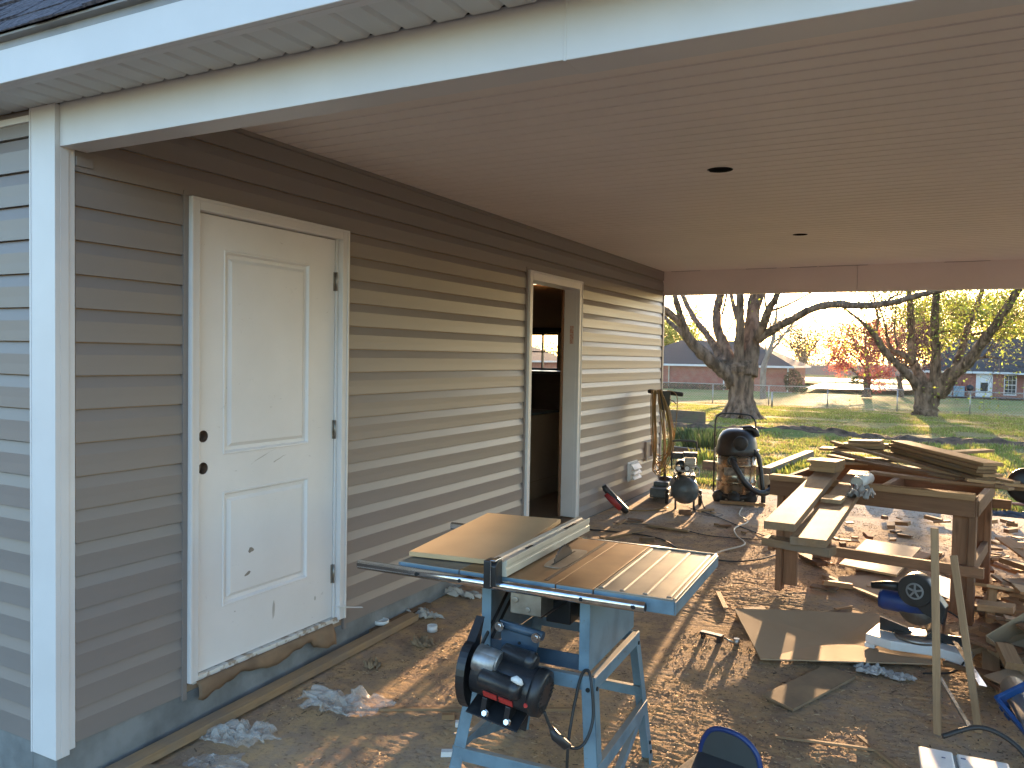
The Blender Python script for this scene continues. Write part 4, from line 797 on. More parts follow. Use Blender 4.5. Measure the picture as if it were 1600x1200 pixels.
# stand
top = [(-.235, .055), (.235, .055), (.235, .60), (-.235, .60)]; sp_ = .075; LZ = .562
feet = [(-.235-.09, .055-.07), (.235+.055, .055-.055), (.235+.055, .60+.07), (-.235-.09, .60+.07)]
def angle_leg(t, f, su, sv):
    mb = MB(); w_ = .048; e = .003
    T0 = Vector((t[0], t[1], LZ)); F0 = Vector((f[0], f[1], -.0))
    for a, b in (((w_*su, 0), (0, e*sv)), ((0, w_*sv), (e*su, 0))):
        vs = []
        for P in (T0, F0):
            for q in ((0, 0), a, (a[0]+b[0], a[1]+b[1]), b): vs.append((P.x+q[0], P.y+q[1], P.z))
        mb.add(vs, [(0, 1, 5, 4), (1, 2, 6, 5), (2, 3, 7, 6), (3, 0, 4, 7), (0, 3, 2, 1), (4, 5, 6, 7)])
    l = mb.build('leg', m_blue, saw, .0008)
    mb = MB()
    for k, zz in ((.08, 0), (.83, 0), (.90, 0)):
        P = T0.lerp(F0, k); mb.cyl((P.x+su*.024, P.y-(.004 if sv > 0 else -.004), P.z), (P.x+su*.024, P.y+.0, P.z), .008, 8)
        mb.cyl((P.x-su*.004, P.y+sv*.024, P.z), (P.x, P.y+sv*.024, P.z), .008, 8)
    mb.build('leg_bolt', m_dark, l); return l
for (t, f, su, sv) in zip(top, feet, (1, -1, -1, 1), (1, 1, -1, -1)): angle_leg(t, f, su, sv)
def stretcher(a, b, w_=.045, nm='stretcher'):
    a = Vector(a); b = Vector(b); mb = MB(); d = (b-a).normalized(); s = Vector((0, 0, 1)).cross(d).normalized(); h = Vector((0, 0, w_/2)); e = s*.0015
    inn = s*.022
    vs = [a-h-e, a+h-e, b+h-e, b-h-e, a-h+e, a+h+e, b+h+e, b-h+e]; mb.add(vs, [(0, 1, 2, 3), (7, 6, 5, 4), (0, 4, 5, 1), (3, 2, 6, 7), (1, 5, 6, 2), (0, 3, 7, 4)])
    vs = [a+h-e, b+h-e, b+h+inn, a+h+inn]; vs += [v-Vector((0, 0, .003)) for v in vs]; vs = [v+Vector((0, 0, .003)) for v in vs]; mb.add(vs, [(0, 1, 2, 3), (4, 7, 6, 5), (0, 4, 5, 1), (1, 5, 6, 2), (2, 6, 7, 3), (3, 7, 4, 0)])
    return mb.build(nm, m_blue, saw, .0008)
def lp(i, z): k = (LZ-z)/LZ; return (top[i][0]*(1-k)+feet[i][0]*k, top[i][1]*(1-k)+feet[i][1]*k, z)
for i, j, z in ((0, 1, .535), (1, 2, .535), (2, 3, .535), (3, 0, .535), (0, 1, .20), (1, 2, .245), (2, 3, .30), (3, 0, .20)): 
    a, b = Vector(lp(i, z)), Vector(lp(j, z)); d = (b-a).normalized(); stretcher(a+d*.004, b-d*.004)
stretcher(Vector(lp(1, .06))+Vector((-.006, .02, 0)), Vector(lp(2, .24))+Vector((-.006, -.02, 0)), .035, 'diagonal_brace')
stretcher(Vector(lp(0, .24))+Vector((.006, .02, 0)), Vector(lp(3, .06))+Vector((.006, -.02, 0)), .035, 'diagonal_brace')
mb = MB(); mb.tube(spline([(.125, -.12, .49), (.15, -.10, .42), (.20, -.06, .36), (.235, -.03, .37), (.25, .01, .44), (.235, .03, .55), (.215, .05, .585), (.19, .05, .56), (.175, .02, .45), (.17, -.01, .34), (.165, .0, .20), (.17, .03, .06), (.14, .08, .012), (.02, .2, .010)], 8), .0055, 8); co = mb.build('power_cord', m_cordb, saw)
mb = MB(); mb.tube([(.14, -.10, .435), (.155, -.095, .405), (.185, -.075, .372), (.195, -.06, .365)], [.008, .016, .016, .009], 12); mb.build('plug', m_black, co)
# board on the saw
o = board('fibreboard_panel', (1.04, 2.93, .7235), (1.405, 2.94, .7235), .835, .018, m_mdf); 
o.matrix_local = Matrix.Translation((1.218, 2.975, .7325)) @ Matrix.Rotation(R(8.5), 4, 'Z'); o.scale = (1, 1, 1); tag(o, 'tan fibreboard panel lying on the left side of the table saw', 'board')

# ------------------------------------------------------------------ shop vacuum
vac = thing('shop_vacuum', 'wet and dry vacuum with shiny steel drum, black lid and tall black handle', 'vacuum cleaner', (.99, 8.78, -.03), R(8))
mb = MB(); mb.lathe([(.20, .085), (.205, .10), (.205, .22), (.212, .225), (.212, .24), (.205, .245), (.205, .40), (.21, .405), (.21, .42), (.205, .425), (.205, .535), (.0, .535)]); mb.build('drum', M('stained_steel_drum', (.50, .42, .32), (.26, .19, .12), scale=9, rough=.28, metal=.85, bump=.1), vac)
mb = MB(); mb.lathe([(.215, .52), (.222, .54), (.222, .57), (.214, .60), (.205, .66), (.185, .72), (.15, .765), (.10, .79), (.0, .80)]); lid = mb.build('lid', m_black, vac)
mb = MB(); mb.lathe([(.0, -.25), (.062, -.25), (.075, -.235), (.078, -.12), (.08, .05)], (.05, 0, .655), 'y', 24); mb.build('motor_grille', m_rubber, lid)
mb = MB(); mb.tube(spline([(.06, -.02, .79), (.14, -.02, .80), (.185, -.01, .77), (.20, 0, .72)], 4), [.035]*13, 10); mb.build('lid_handle', m_black, lid)
for s in (-1, 1):
    mb = MB(); mb.box((s*.222, -.03, .53), (.016, .05, .10)); mb.build('latch', m_steel, vac, .003)
mb = MB(); hpts = spline([(-.232, -.03, .10), (-.232, -.03, .60), (-.228, -.03, .86), (-.20, -.03, .93), (-.12, -.03, .955), (.08, -.03, .95), (.15, -.03, .93), (.185, -.03, .87), (.19, -.03, .78)], 6); mb.tube(hpts, .0095, 10); mb.build('handle', m_black, vac)
mb = MB(); mb.lathe([(.215, .06), (.235, .07), (.235, .095), (.21, .11)]); mb.build('base_ring', m_black, vac)
for a in (220, 270, 320, 60, 120):
    ca, sa = math.cos(R(a)), math.sin(R(a)); mb = MB()
    mb.lathe([(.0, -.07), (.055, -.05), (.075, 0), (.055, .05), (0, .07)], (ca*.21, sa*.21, .07), 'z', 14); k = mb.build('caster_pod', m_rubber, vac)
    mb = MB(); mb.cyl((ca*.22-.012, sa*.22, .025), (ca*.22+.012, sa*.22, .025), .025, 16); mb.build('wheel', m_black, k)
mb = MB(); mb.cyl((0, -.24, .11), (0, -.20, .11), .04, 20); mb.build('drain_cap', m_black, vac)
mb = MB(); mb.cyl((-.03, -.22, .47), (-.03, -.19, .47), .05, 20)
for k in range(60):
    pass
hs_ = spline([(-.03, -.20, .47), (-.02, -.27, .46), (.04, -.30, .37), (.12, -.30, .25), (.22, -.27, .17), (.30, -.22, .15), (.36, -.16, .18), (.36, -.12, .21)], 9); hr_ = [.030+.0025*(i % 2) for i in range(len(hs_))]; mb.tube(hs_, hr_, 14); mb.build('hose', m_black, vac)
mb = MB(); mb.tube(spline([(.17, -.10, .58), (.22, -.10, .53), (.25, -.10, .42), (.27, -.12, .28), (.29, -.13, .12), (.29, -.13, .02)], 8), .024, 12); mb.build('suction_tube', m_black, vac)
mb = MB(); mb.lathe([(.0, -.012), (.09, -.012), (.095, -.008), (.095, .008), (.09, .012), (0, .012)], (.31, .02, .22), 'y', 24); mb.build('filter_disc', M('tan_disc', (.40, .32, .22), rough=.6), vac)
mb = MB(); mb.b2((-.11, -.2085, .31), (.10, -.2055, .395)); mb.build('drum_label', M('dark_label', (.08, .07, .06), (.30, .25, .2), scale=25, rough=.5), vac)

# ------------------------------------------------------------------ air compressor
ac = thing('air_compressor', 'small grey tank air compressor lying in front of the vacuum with hoses and gauges', 'compressor', (.62, 8.08, -.02), R(18))
mb = MB(); mb.lathe([(0, -.30), (.06, -.295), (.105, -.27), (.13, -.235), (.135, -.20), (.135, .24), (.13, .27), (.09, .30), (0, .31)], (0, 0, .21), 'y', 32); tk = mb.build('tank', m_greytank, ac)
mb = MB(); mb.lathe([(.1365, -.20), (.1385, -.195), (.1365, -.19)], (0, 0, .21), 'y', 32); mb.lathe([(.1365, .19), (.1385, .195), (.1365, .20)], (0, 0, .21), 'y', 32); mb.build('weld_seam', m_steel, tk)
mb = MB(); mb.b2((-.10, -.15, .345), (.10, .24, .355)); mb.b2((-.10, -.15, .28), (-.095, .24, .345)); mb.b2((.095, -.15, .28), (.10, .24, .345)); mb.build('saddle', m_blackpaint, ac, .002)
mb = MB(); mb.lathe([(0, -.10), (.055, -.10), (.06, -.09), (.06, .09), (.05, .10), (0, .1)], (-.03, .13, .42), 'y', 20); mb.build('pump_motor', m_blackpaint, ac)
mb = MB(); mb.b2((.0, -.08, .42), (.10, .06, .52))
for k in range(5): mb.b2((-.008, -.088, .43+k*.018), (.108, .068, .437+k*.018))
mb.build('cylinder_head', m_steel, ac, .002)
mb = MB(); mb.b2((-.02, -.10, .53), (.12, .04, .575)); mb.b2((-.13, -.02, .50), (-.02, .10, .56)); mb.build('filter_cover', m_black, ac, .006)
for x, z in ((-.07, .43), (.015, .43)):
    mb = MB(); mb.cyl((x, -.20, z), (x, -.17, z), .028, 20); g_ = mb.build('gauge', m_black, ac); mb = MB(); mb.cyl((x, -.203, z), (x, -.2005, z), .023, 20); mb.build('gauge_face', m_whitepl, g_)
    mb = MB(); mb.cyl((x, -.17, z), (x, -.10, z), .009, 10); mb.build('gauge_stem', m_steel, g_)
mb = MB(); mb.tube([(-.10, -.13, .40), (-.02, -.13, .39), (.06, -.13, .40)], .016, 10); mb.cyl((.06, -.16, .40), (.06, -.11, .40), .022, 14); mb.tube(spline([(.07, -.04, .45), (.13, -.06, .42), (.14, -.08, .35), (.10, -.08, .33)], 5), .007, 8); mb.build('manifold', m_steel, ac)
for s in (-1, 1):
    mb = MB(); mb.cyl((s*.155, .17, .075), (s*.185, .17, .075), .085, 24); wq = mb.build('wheel', m_rubber, ac); mb = MB(); mb.cyl((s*.150, .17, .075), (s*.19, .17, .075), .035, 16); mb.build('hub', m_steel, wq)
mb = MB(); mb.b2((-.10, -.17, .0), (-.08, -.14, .12)); mb.b2((.08, -.17, .0), (.10, -.14, .12)); mb.b2((-.10, -.17, .0), (.10, -.14, .012)); mb.build('foot', m_blackpaint, ac, .002)
mb = MB(); mb.tube(spline([(-.12, .24, .36), (-.13, .30, .50), (-.13, .32, .62), (-.10, .33, .65), (.10, .33, .65), (.13, .32, .62), (.13, .30, .50), (.12, .24, .36)], 5), .010, 10); mb.build('handle', m_black, ac)
mb = MB(); mb.tube(spline([(.06, -.14, .40), (.04, -.19, .33), (.10, -.16, .22), (.16, -.12, .13), (.20, -.16, .03), (.30, -.25, .008), (.36, -.36, .008), (.26, -.45, .008), (.14, -.36, .008), (.10, -.25, .02), (.04, -.14, .34)], 8), .006, 8); mb.build('air_line', m_cordb, ac)

# ------------------------------------------------------------------ upright floor machine with coiled cord
fm = thing('floor_machine', 'upright floor machine by the wall corner, T handle hung with yellow-brown coiled cord', 'floor machine', (.30, 8.42, -.01), R(10))
mb = MB(); mb.tube([(.0, .10, .16), (-.01, .02, .75), (-.02, -.02, 1.10)], .016, 12); mb.build('pole', m_steel, fm)
mb = MB(); mb.tube([(-.19, -.02, 1.155), (-.17, -.02, 1.158), (-.06, -.02, 1.15)], [.018, .024, .024], 12); mb.tube([(.03, -.02, 1.15), (.12, -.02, 1.14), (.17, -.02, 1.135), (.185, -.02, 1.133)], [.024, .024, .024, .018], 12); mb.build('handle_grip', m_rubber, fm)
mb = MB(); mb.prism([(-.08, 1.17), (.055, 1.17), (.05, 1.03), (.02, .96), (-.04, .96), (-.075, 1.03)], -.06, .03, 'y'); mb.build('switch_housing', m_black, fm, .008)
mb = MB(); mb.tube([(.04, -.05, 1.08), (.09, -.06, 1.06), (.12, -.06, 1.03)], .006, 8); mb.build('lever', m_black, fm)
mb = MB(); mb.box((-.02, -.05, .09), (.20, .34, .10)); mb.box((-.02, .02, .165), (.16, .20, .05)); mb.build('base_housing', m_greytank, fm, .012)
mb = MB(); mb.lathe([(0, .0), (.12, .0), (.135, .02), (.13, .06), (.08, .10), (.07, .20), (0, .21)], (.0, .13, .02)); mb.build('motor', m_blackpaint, fm)
for s in (-1, 1): mb = MB(); mb.cyl((s*.11-.02, .20, .06), (s*.11+.0, .20, .06), .06, 20); mb.build('wheel', m_rubber, fm)
mb = MB(); rr_ = random.Random(3)
for k in range(13):
    a = -.13+rr_.uniform(-.02, .02) ; b = .0+.1*rr_.random(); L = rr_.uniform(.28, .50); y = -.03-rr_.uniform(.0, .09); z0 = 1.17
    w0 = rr_.uniform(-.15, -.09); w1 = rr_.uniform(-.05, .06)
    mb.tube(spline([(w0, y, z0), (w0+.0, y-.01, .95), (w0+.02, y-.02, .60), (w0*.5+w1*.5-.03, y-.02, L+rr_.uniform(-.05, .05)), (w0*.5+w1*.5+.05, y-.02, L+.0), (w1+.05, y-.02, .60), (w1, y-.01, .95), ((w0+w1)/2, y, z0+.01)], 7), .0052, 7)
mb.tube(spline([(.02, -.07, 1.17), (.09, -.08, 1.16), (.13, -.07, 1.08), (.12, -.07, .80), (.10, -.07, .55), (.12, -.05, .30)], 7), .005, 7)
mb.build('coiled_cord', m_cord, fm)
cc = MB(); cc.tube(spline([(.02, 7.95, .012), (.05, 7.70, .006), (.22, 7.52, .004), (.40, 7.60, .004), (.52, 7.85, .004)], 8), .006, 8); o = cc.build('cord_loop', m_cord); tag(o, 'loop of yellow-brown cord lying on the slab beside the wall', 'cord')
# drill-like tool leaning on the wall
dt = thing('red_tool', 'red and black hand tool leaning against the siding beyond the open doorway', 'tool', (.16, 7.30, -.01), R(-10))
mb = MB(); mb.tube([(-.115, -.02, .27), (-.10, -.01, .24), (-.02, .05, .13), (.06, .11, .03), (.075, .12, .008)], [.022, .032, .036, .034, .016], 10); bd = mb.build('body', m_black, dt)
mb = MB(); mb.tube([(-.085, -.03, .19), (-.03, .015, .125), (.03, .06, .05)], [.022, .032, .026], 10); mb.build('side_shell', M('dark_red', (.33, .02, .02), rough=.4), dt)
mb = MB(); mb.tube([(-.11, -.02, .255), (-.118, -.025, .285)], [.008, .004], 8); mb.build('tip', m_steel, dt)

# ------------------------------------------------------------------ mitre saw on the ground
ms = thing('mitre_saw', 'mitre saw with white base, blue motor and black round guard on the cardboard', 'mitre saw', (2.83, 4.86, -.065), R(-12))
mb = MB(); mb.prism([(-.24, -.13), (-.10, -.16), (.10, -.10), (.26, -.13), (.26, .10), (-.24, .12)], .025, .075, 'z'); mb.b2((-.245, -.13, .0), (-.19, -.05, .025)); mb.b2((.15, -.13, .0), (.26, -.05, .025)); mb.build('base', m_whitepl, ms, .006)
mb = MB(); mb.prism([(-.20, .076), (-.20, .15), (-.06, .12), (-.02, .085), (.02, .085), (.06, .12), (.22, .13), (.22, .076)], -.01, .005, 'y'); mb.build('fence', m_black, ms, .002)
mb = MB(); mb.lathe([(0, 0), (.115, 0), (.115, .02), (0, .02)], (0, -.02, .076)); mb.build('turntable', m_steel, ms)
mb = MB(); mb.tube([(.05, .12, .05), (.06, .12, .20), (.03, .10, .27)], [.05, .045, .04], 12); mb.build('pivot_arm', m_steel, ms)
mb = MB(); mb.tube([(-.02, -.04, .335), (-.02, .055, .335)], [.088, .088], 36); mb.prism([(-.10, .34), (-.06, .415), (.02, .41), (.13, .27), (.12, .18), (.02, .22)], -.03, .045, 'y'); gd = mb.build('blade_guard', m_black, ms, .004)
mb = MB()
mb.lathe([(.036, -.0455), (.045, -.0455), (.045, -.0415), (.036, -.0415)], (-.02, 0, .335), 'y', 28)
for k in range(5):
    a = 2*math.pi*k/5+.3; mb.box((-.02+.019*math.cos(a), -.043, .335+.019*math.sin(a)), (.032, .004, .010), (0, -a, 0))
mb.lathe([(0, -.046), (.010, -.046), (.010, -.0415)], (-.02, 0, .335), 'y', 12)
mb.build('guard_emblem', M('grey_plastic', (.22, .22, .22), rough=.5), gd)
mb = MB(); mb.tube([(-.22, .06, .235), (-.20, .06, .235), (-.06, .06, .235), (.10, .06, .24)], [.050, .058, .058, .05], 22); mb.build('motor', m_bluepl, ms)
mb = MB(); mb.tube([(-.25, -.0, .315), (-.17, .0, .33), (-.10, .0, .335)], [.018, .024, .026], 12); mb.build('handle', m_black, ms)
mb = MB(); mb.lathe([(0, -.0015), (.10, -.0015), (.10, .0015), (0, .0015)], (-.02, .02, .235), 'y', 40); mb.build('blade', m_steel, ms)
mb = MB(); mb.tube(spline([(.12, .05, .24), (.20, .02, .20), (.24, -.06, .08), (.22, -.20, .01), (.10, -.34, .006)], 7), .005, 8); mb.build('power_cord', m_cordb, ms)

# ------------------------------------------------------------------ workbench
wb = thing('workbench', 'rough timber workbench frame loaded with scrap boards, standing on the slab', 'workbench', (2.5, 5.52, -.045), R(-8))
def wbx(nm, a, b, w_, t, mat=m_cedar, **k): return board(nm, a, b, w_, t, mat, parent=wb, bevel=.003, **k)
H = .80
for u, v, sx in ((-.535, .03, -1), (.59, .03, 1), (-.535, .92, -1), (.59, .92, 1)):
    o = board('leg', (u, v, 0), (u, v, H-.04), .089, .038, m_cedar, parent=wb, bevel=.003, roll=R(90)); 
    o.matrix_local = Matrix.Translation((u, v, (H-.04)/2)) @ Matrix.Rotation(R(90), 4, 'Y') @ Matrix.Rotation(R(0), 4, 'X')
    o2 = board('leg_brace', (u, v, 0), (u, v, .6), .089, .038, m_cedar, parent=wb, bevel=.003)
    o2.matrix_local = Matrix.Translation((u-sx*.064, v+(.02 if v < .5 else -.02), .34)) @ Matrix.Rotation(R(90), 4, 'Y') @ Matrix.Rotation(R(90), 4, 'X')
def rail4(a, b, z, h=.089, t=.038, mat=m_cedar, nm='rail'):
    o = board(nm, (a[0], a[1], z), (b[0], b[1], z), t, h, mat, parent=wb, bevel=.003); return o
rail4((-.60, -.012), (.60, -.012), .695, .10); rail4((-.60, -.012), (.60, -.012), .765, .036, .09, m_pine, 'top_rail'); rail4((-.60, .965), (.62, .965), .70, .12)
rail4((-.60, .965), (.62, .965), .779, .036, .09, m_pineold, 'top_rail')
rail4((-.59, .02), (-.59, .93), .69); rail4((.60, .02), (.60, .93), .69); rail4((-.60, .02), (-.60, .92), .29, .07); rail4((.58, .02), (.58, .92), .31, .07)
rail4((-.60, -.028), (.66, -.028), .325, .062); rail4((-.66, .94), (.72, .94), .60, .062); rail4((.04, .02), (.04, .93), .69)
def W(u, v, z=0): p = WM[wb.name] @ Vector((u, v, z)); return p
T0 = H-.045+.0
# planks sticking out toward the camera on a crosspiece
zp = .748
pl1 = board('plank', (2.265, 3.74, .755), (2.245, 6.15, .765), .135, .036, m_pineold); tag(pl1, 'long left plank lying over the workbench and reaching toward the table saw', 'plank')
pl2 = board('plank', (2.40, 3.66, .715), (2.43, 6.10, .725), .15, .036, m_pineold); tag(pl2, 'long lower plank right beside the raised one, carrying the white block', 'plank')
cr = board('crosspiece', (2.205, 3.76, .684), (2.50, 3.69, .680), .085, .036, m_pineold); tag(cr, 'short crosspiece under the front ends of the two long planks', 'plank')
mbx = []
for k, (z, dx) in enumerate(((.800, 0), (.8365, .01))):
    o = board('block', (2.165+dx, 5.66, z), (2.325+dx, 5.63, z), .19, .036, m_pine); tag(o, ('lower' if k == 0 else 'upper')+' of two pale cut blocks stacked on the left long plank', 'wood block')
o = board('block', (2.385, 4.62, .745), (2.395, 4.78, .745), .10, .026, m_trimwood); tag(o, 'pale flat block lying on the lower long plank', 'wood block')
cg = thing('caulk_tube', 'silver and white sealant cartridge lying on the planks of the workbench', 'tube', (2.47, 5.25, .778), R(-12))
mb = MB(); mb.cyl((0, -.02, 0), (0, .22, 0), .034, 24); mb.build('barrel', m_whitepl, cg); mb = MB(); mb.lathe([(.036, -.03), (.036, -.02), (.034, -.019)], (0, 0, 0), 'y', 24); mb.lathe([(.0, -.022), (.034, -.022)], (0, 0, 0), 'y', 24); mb.build('end_cap', m_steel, cg)
mb = MB(); mb.tube([(-.02, -.03, -.02), (.03, -.10, -.03), (.02, -.16, -.04)], .008, 8); mb.build('nozzle', M('red_nozzle', (.4, .06, .05)), cg)
def sheetlump(name, loc, size, h, mat, label, cat, seed=0, rz=0, n=44, rag=.25):
    """crumpled thin sheet"""
    mb = MB(); vs = []; idx = {}
    for i in range(n+1):
        for j in range(n+1):
            u, v = i/n*2-1, j/n*2-1; p = Vector((u*1.7+seed*7.3, v*1.7, seed)); e = 1+rag*noise.noise(Vector((math.atan2(v, u)*1.5, seed, 4)))
            fold = abs(noise.noise(p*1.6))+.35*abs(noise.noise(p*3.7))+.12*noise.noise(p*8); z = h*fold*1.9*max(0, 1-.75*max(abs(u), abs(v))**3)+.003
            vs.append((u*size[0]/2*e+.12*size[0]*noise.noise(p*2), v*size[1]/2*e+.12*size[1]*noise.noise(p*2+Vector((5, 5, 5))), z))
    fs = []
    for i in range(n):
        for j in range(n):
            u, v = (i+.5)/n*2-1, (j+.5)/n*2-1
            if u*u+v*v*1.0 < 1.05+.6*noise.noise(Vector((u*2, v*2, seed+.5))): fs.append((i*(n+1)+j, (i+1)*(n+1)+j, (i+1)*(n+1)+j+1, i*(n+1)+j+1))
    mb.add(vs, fs, True); o = mb.build(name, mat); o.location = loc; o.rotation_euler = (0, 0, rz); tag(o, label, cat); return o
m_paper = M('crumpled_paper', (.50, .46, .40), (.36, .31, .26), scale=10, rough=.8, bump=.2)
m_rag = M('dirty_rag', (.50, .48, .46), (.30, .28, .26), scale=14, rough=.9, bump=.3)
sheetlump('plastic_sheet', (2.50, 4.98, .735), (.16, .30), .05, M('grey_film', (.30, .28, .26), rough=.35), 'crumpled grey sheet behind the pale block on the lower long plank', 'sheet', 3)
sheetlump('plastic_sheet', (.46, 2.93, G(2.93)), (.44, .20), .06, m_film, 'crumpled clear plastic sheet on the slab in front of the closed door', 'plastic sheet', 1, .3)
sheetlump('plastic_sheet', (.24, 2.50, G(2.5)), (.34, .17), .05, m_film, 'small torn clear plastic beside the long timber near the camera', 'plastic sheet', 2, .4)
sheetlump('plastic_sheet', (.34, 2.26, G(2.26)), (.26, .24), .02, m_film, 'flat clear plastic bag lying at the lower left of the slab', 'plastic bag', 4, .5)
sheetlump('rag', (2.63, 4.50, -.095), (.17, .12), .028, m_rag, 'white crumpled rag beside the front edge of the cardboard sheet', 'rag', 5)
sheetlump('rag', (2.75, 4.48, -.095), (.15, .09), .02, m_rag, 'grey crumpled rag next to the white one below the mitre saw', 'rag', 6)
for k, (x, y, sx, sy, lab) in enumerate(((.06, 4.1, .34, .12, 'crumpled pale wrapper at the far end of the long wall timber'), (.09, 4.55, .35, .12, 'torn paper scraps by the stem wall beyond the long timber'), (.07, 4.95, .16, .10, 'white paper scrap by the wall just left of the table saw rail'), (.36, 3.72, .14, .09, 'brown crumpled scrap near the small white cap'), (.30, 3.35, .09, .07, 'tiny brown crumpled leaf on the slab before the closed door'))):
    sheetlump('paper_scrap', (x, y, G(y)), (sx, sy), .04, m_paper if k < 3 else m_osb, lab, 'scrap', 10+k)
# ring caps
for x, y, r, h, lab in ((.02, 3.80, .045, .02, 'clear plastic lid lying on the long timber end'), (.30, 3.92, .030, .035, 'small white plastic cap on the slab beside the long timber')):
    mb = MB(); mb.lathe([(0, h*.7), (r*.8, h*.7), (r*.85, h), (r, h), (r, 0), (r*.9, 0), (r*.88, h*.5), (0, h*.5)]); o = mb.build('small_lid', m_whitepl); o.location = (x, y, G(y)+.004 if x > .1 else G(y)+.042); tag(o, lab, 'cap')
# timber along the wall
o = board('timber', (.075, 1.97, G(1.97)+.030), (.10, 4.02, G(4.02)+.026), .070, .040, WOOD('pine_dusty', (.42, .28, .16), (.30, .19, .10), dirt=(.24, .18, .13))); tag(o, 'long two by four lying along the foundation below the closed door', 'timber')
o = board('timber', (.03, 3.70, G(3.7)+.02), (.05, 4.25, G(4.2)+.02), .05, .03, m_pineold); tag(o, 'short piece of timber between the foundation and the far end of the long one', 'timber')
o = board('timber', (.02, 2.25, G(2.2)+.02), (.035, 2.95, G(2.9)+.02), .035, .02, m_pineold); tag(o, 'thin dirty lath tucked between foundation and long timber', 'timber')
o = board('board', (.10, 2.03, G(2)+.014), (.36, 2.13, G(2)+.018), .20, .016, m_osb); tag(o, 'dirty board end on the slab at the bottom left beside the plastic bag', 'board')
o = board('lath', (.50, 2.905, G(2.9)+.013), (1.45, 3.42, G(3.3)+.011), .024, .012, m_trimwood); tag(o, 'thin pale stick on the slab running under the table saw', 'stick')
for k in range(4):
    x, y = ((1.02, 3.02), (1.10, 2.78), (.93, 3.05), (1.93, 2.88))[k]
    o = board('block', (x, y, G(y)+.014), (x+.05, y+.03, G(y)+.014), .03, .022, m_whitepl if k < 2 else m_pine); tag(o, ('small white chip under the left front leg of the table saw', 'small white chip below the saw motor', 'short white piece left of the saw stand', 'small pale block by the right front foot of the saw stand')[k], 'chip')
# black bracket
bb = thing('metal_bracket', 'small black metal bracket lying on the sunlit slab right of the table saw', 'bracket', (1.78, 4.56, G(4.56)), R(-10))
mb = MB(); mb.box((0, 0, .035), (.13, .04, .012)); mb.box((-.05, 0, .018), (.015, .04, .04)); mb.box((.05, 0, .015), (.02, .05, .03)); mb.build('plate', m_black, bb, .002)
mb = MB(); mb.cyl((.075, 0, .03), (.13, .01, .012), .006, 10); mb.cyl((.145, .01, .0), (.145, .01, .04), .016, 12); mb.build('bolt', m_steel, bb)
# big sheets on the ground
def sheet(name, pts, z, t, mat, lab, cat='board', curl=0):
    zf = (lambda p: z(p[0], p[1])) if callable(z) else (lambda p: z)
    mb = MB(); n = len(pts); cx = sum(p[0] for p in pts)/n; cy = sum(p[1] for p in pts)/n; cz = zf((cx, cy))
    top = [(p[0]-cx, p[1]-cy, zf(p)-cz+t/2+(p[2] if len(p) > 2 else 0)) for p in pts]; bot = [(a, b, c-t) for a, b, c in top]
    vs = top+bot+[(0, 0, t/2), (0, 0, -t/2)]
    fs = [(i, (i+1) % n, 2*n) for i in range(n)]+[(n+(i+1) % n, n+i, 2*n+1) for i in range(n)]+[(i, n+i, n+(i+1) % n, (i+1) % n) for i in range(n)]
    mb.add(vs, fs); o = mb.build(name, mat); o.location = (cx, cy, cz); tag(o, lab, cat); return o
sheet('cardboard_sheet', [(1.825, 4.93, .06), (2.10, 4.31, .03), (2.45, 4.45, .035), (2.93, 4.70, .02), (2.94, 5.15, .02), (2.60, 5.33, .03), (2.1, 5.08, .05)][::1], lambda x, y: G(y)+.012, .006, m_card, 'large flat cardboard sheet on the slab under the mitre saw', 'cardboard')
sheet('fibreboard_panel', [(2.28, 6.32), (2.665, 6.22), (2.80, 7.10), (2.40, 7.20)], lambda x, y: G(y)+.045, .016, m_mdf, 'square fibreboard panel lying on the slab under the workbench', 'board')
mb = MB(); mb.b2((-.004, -.02, 0), (.004, .02, .0008)); mb.b2((-.012, .013, 0), (-.003, .02, .0008)); 
b1 = mb.build('pencil_mark', m_dark, bpy.data.objects['fibreboard_panel.001']); b1.location = (.10, -.10, .0092)
sheet('plywood_offcut', [(2.18, 3.93), (2.335, 3.84), (2.56, 4.36), (2.40, 4.42)], lambda x, y: G(y)+.022, .012, m_osb, 'dirty plywood offcut lying in the shade below the cardboard sheet', 'board')
sheet('hardboard_sheet', [(2.22, 6.02), (2.72, 5.62), (2.95, 6.1), (2.6, 6.35)], lambda x, y: G(y)+.02, .004, m_card, 'thin brown hardboard sheet partly under the square fibreboard', 'board')
sheet('paper_sheet', [(2.86, 6.05), (3.02, 5.85), (3.06, 6.3), (2.92, 6.45)], lambda x, y: G(y)+.03, .002, m_whitepl, 'white rounded plastic sheet beside the right leg of the workbench', 'sheet')

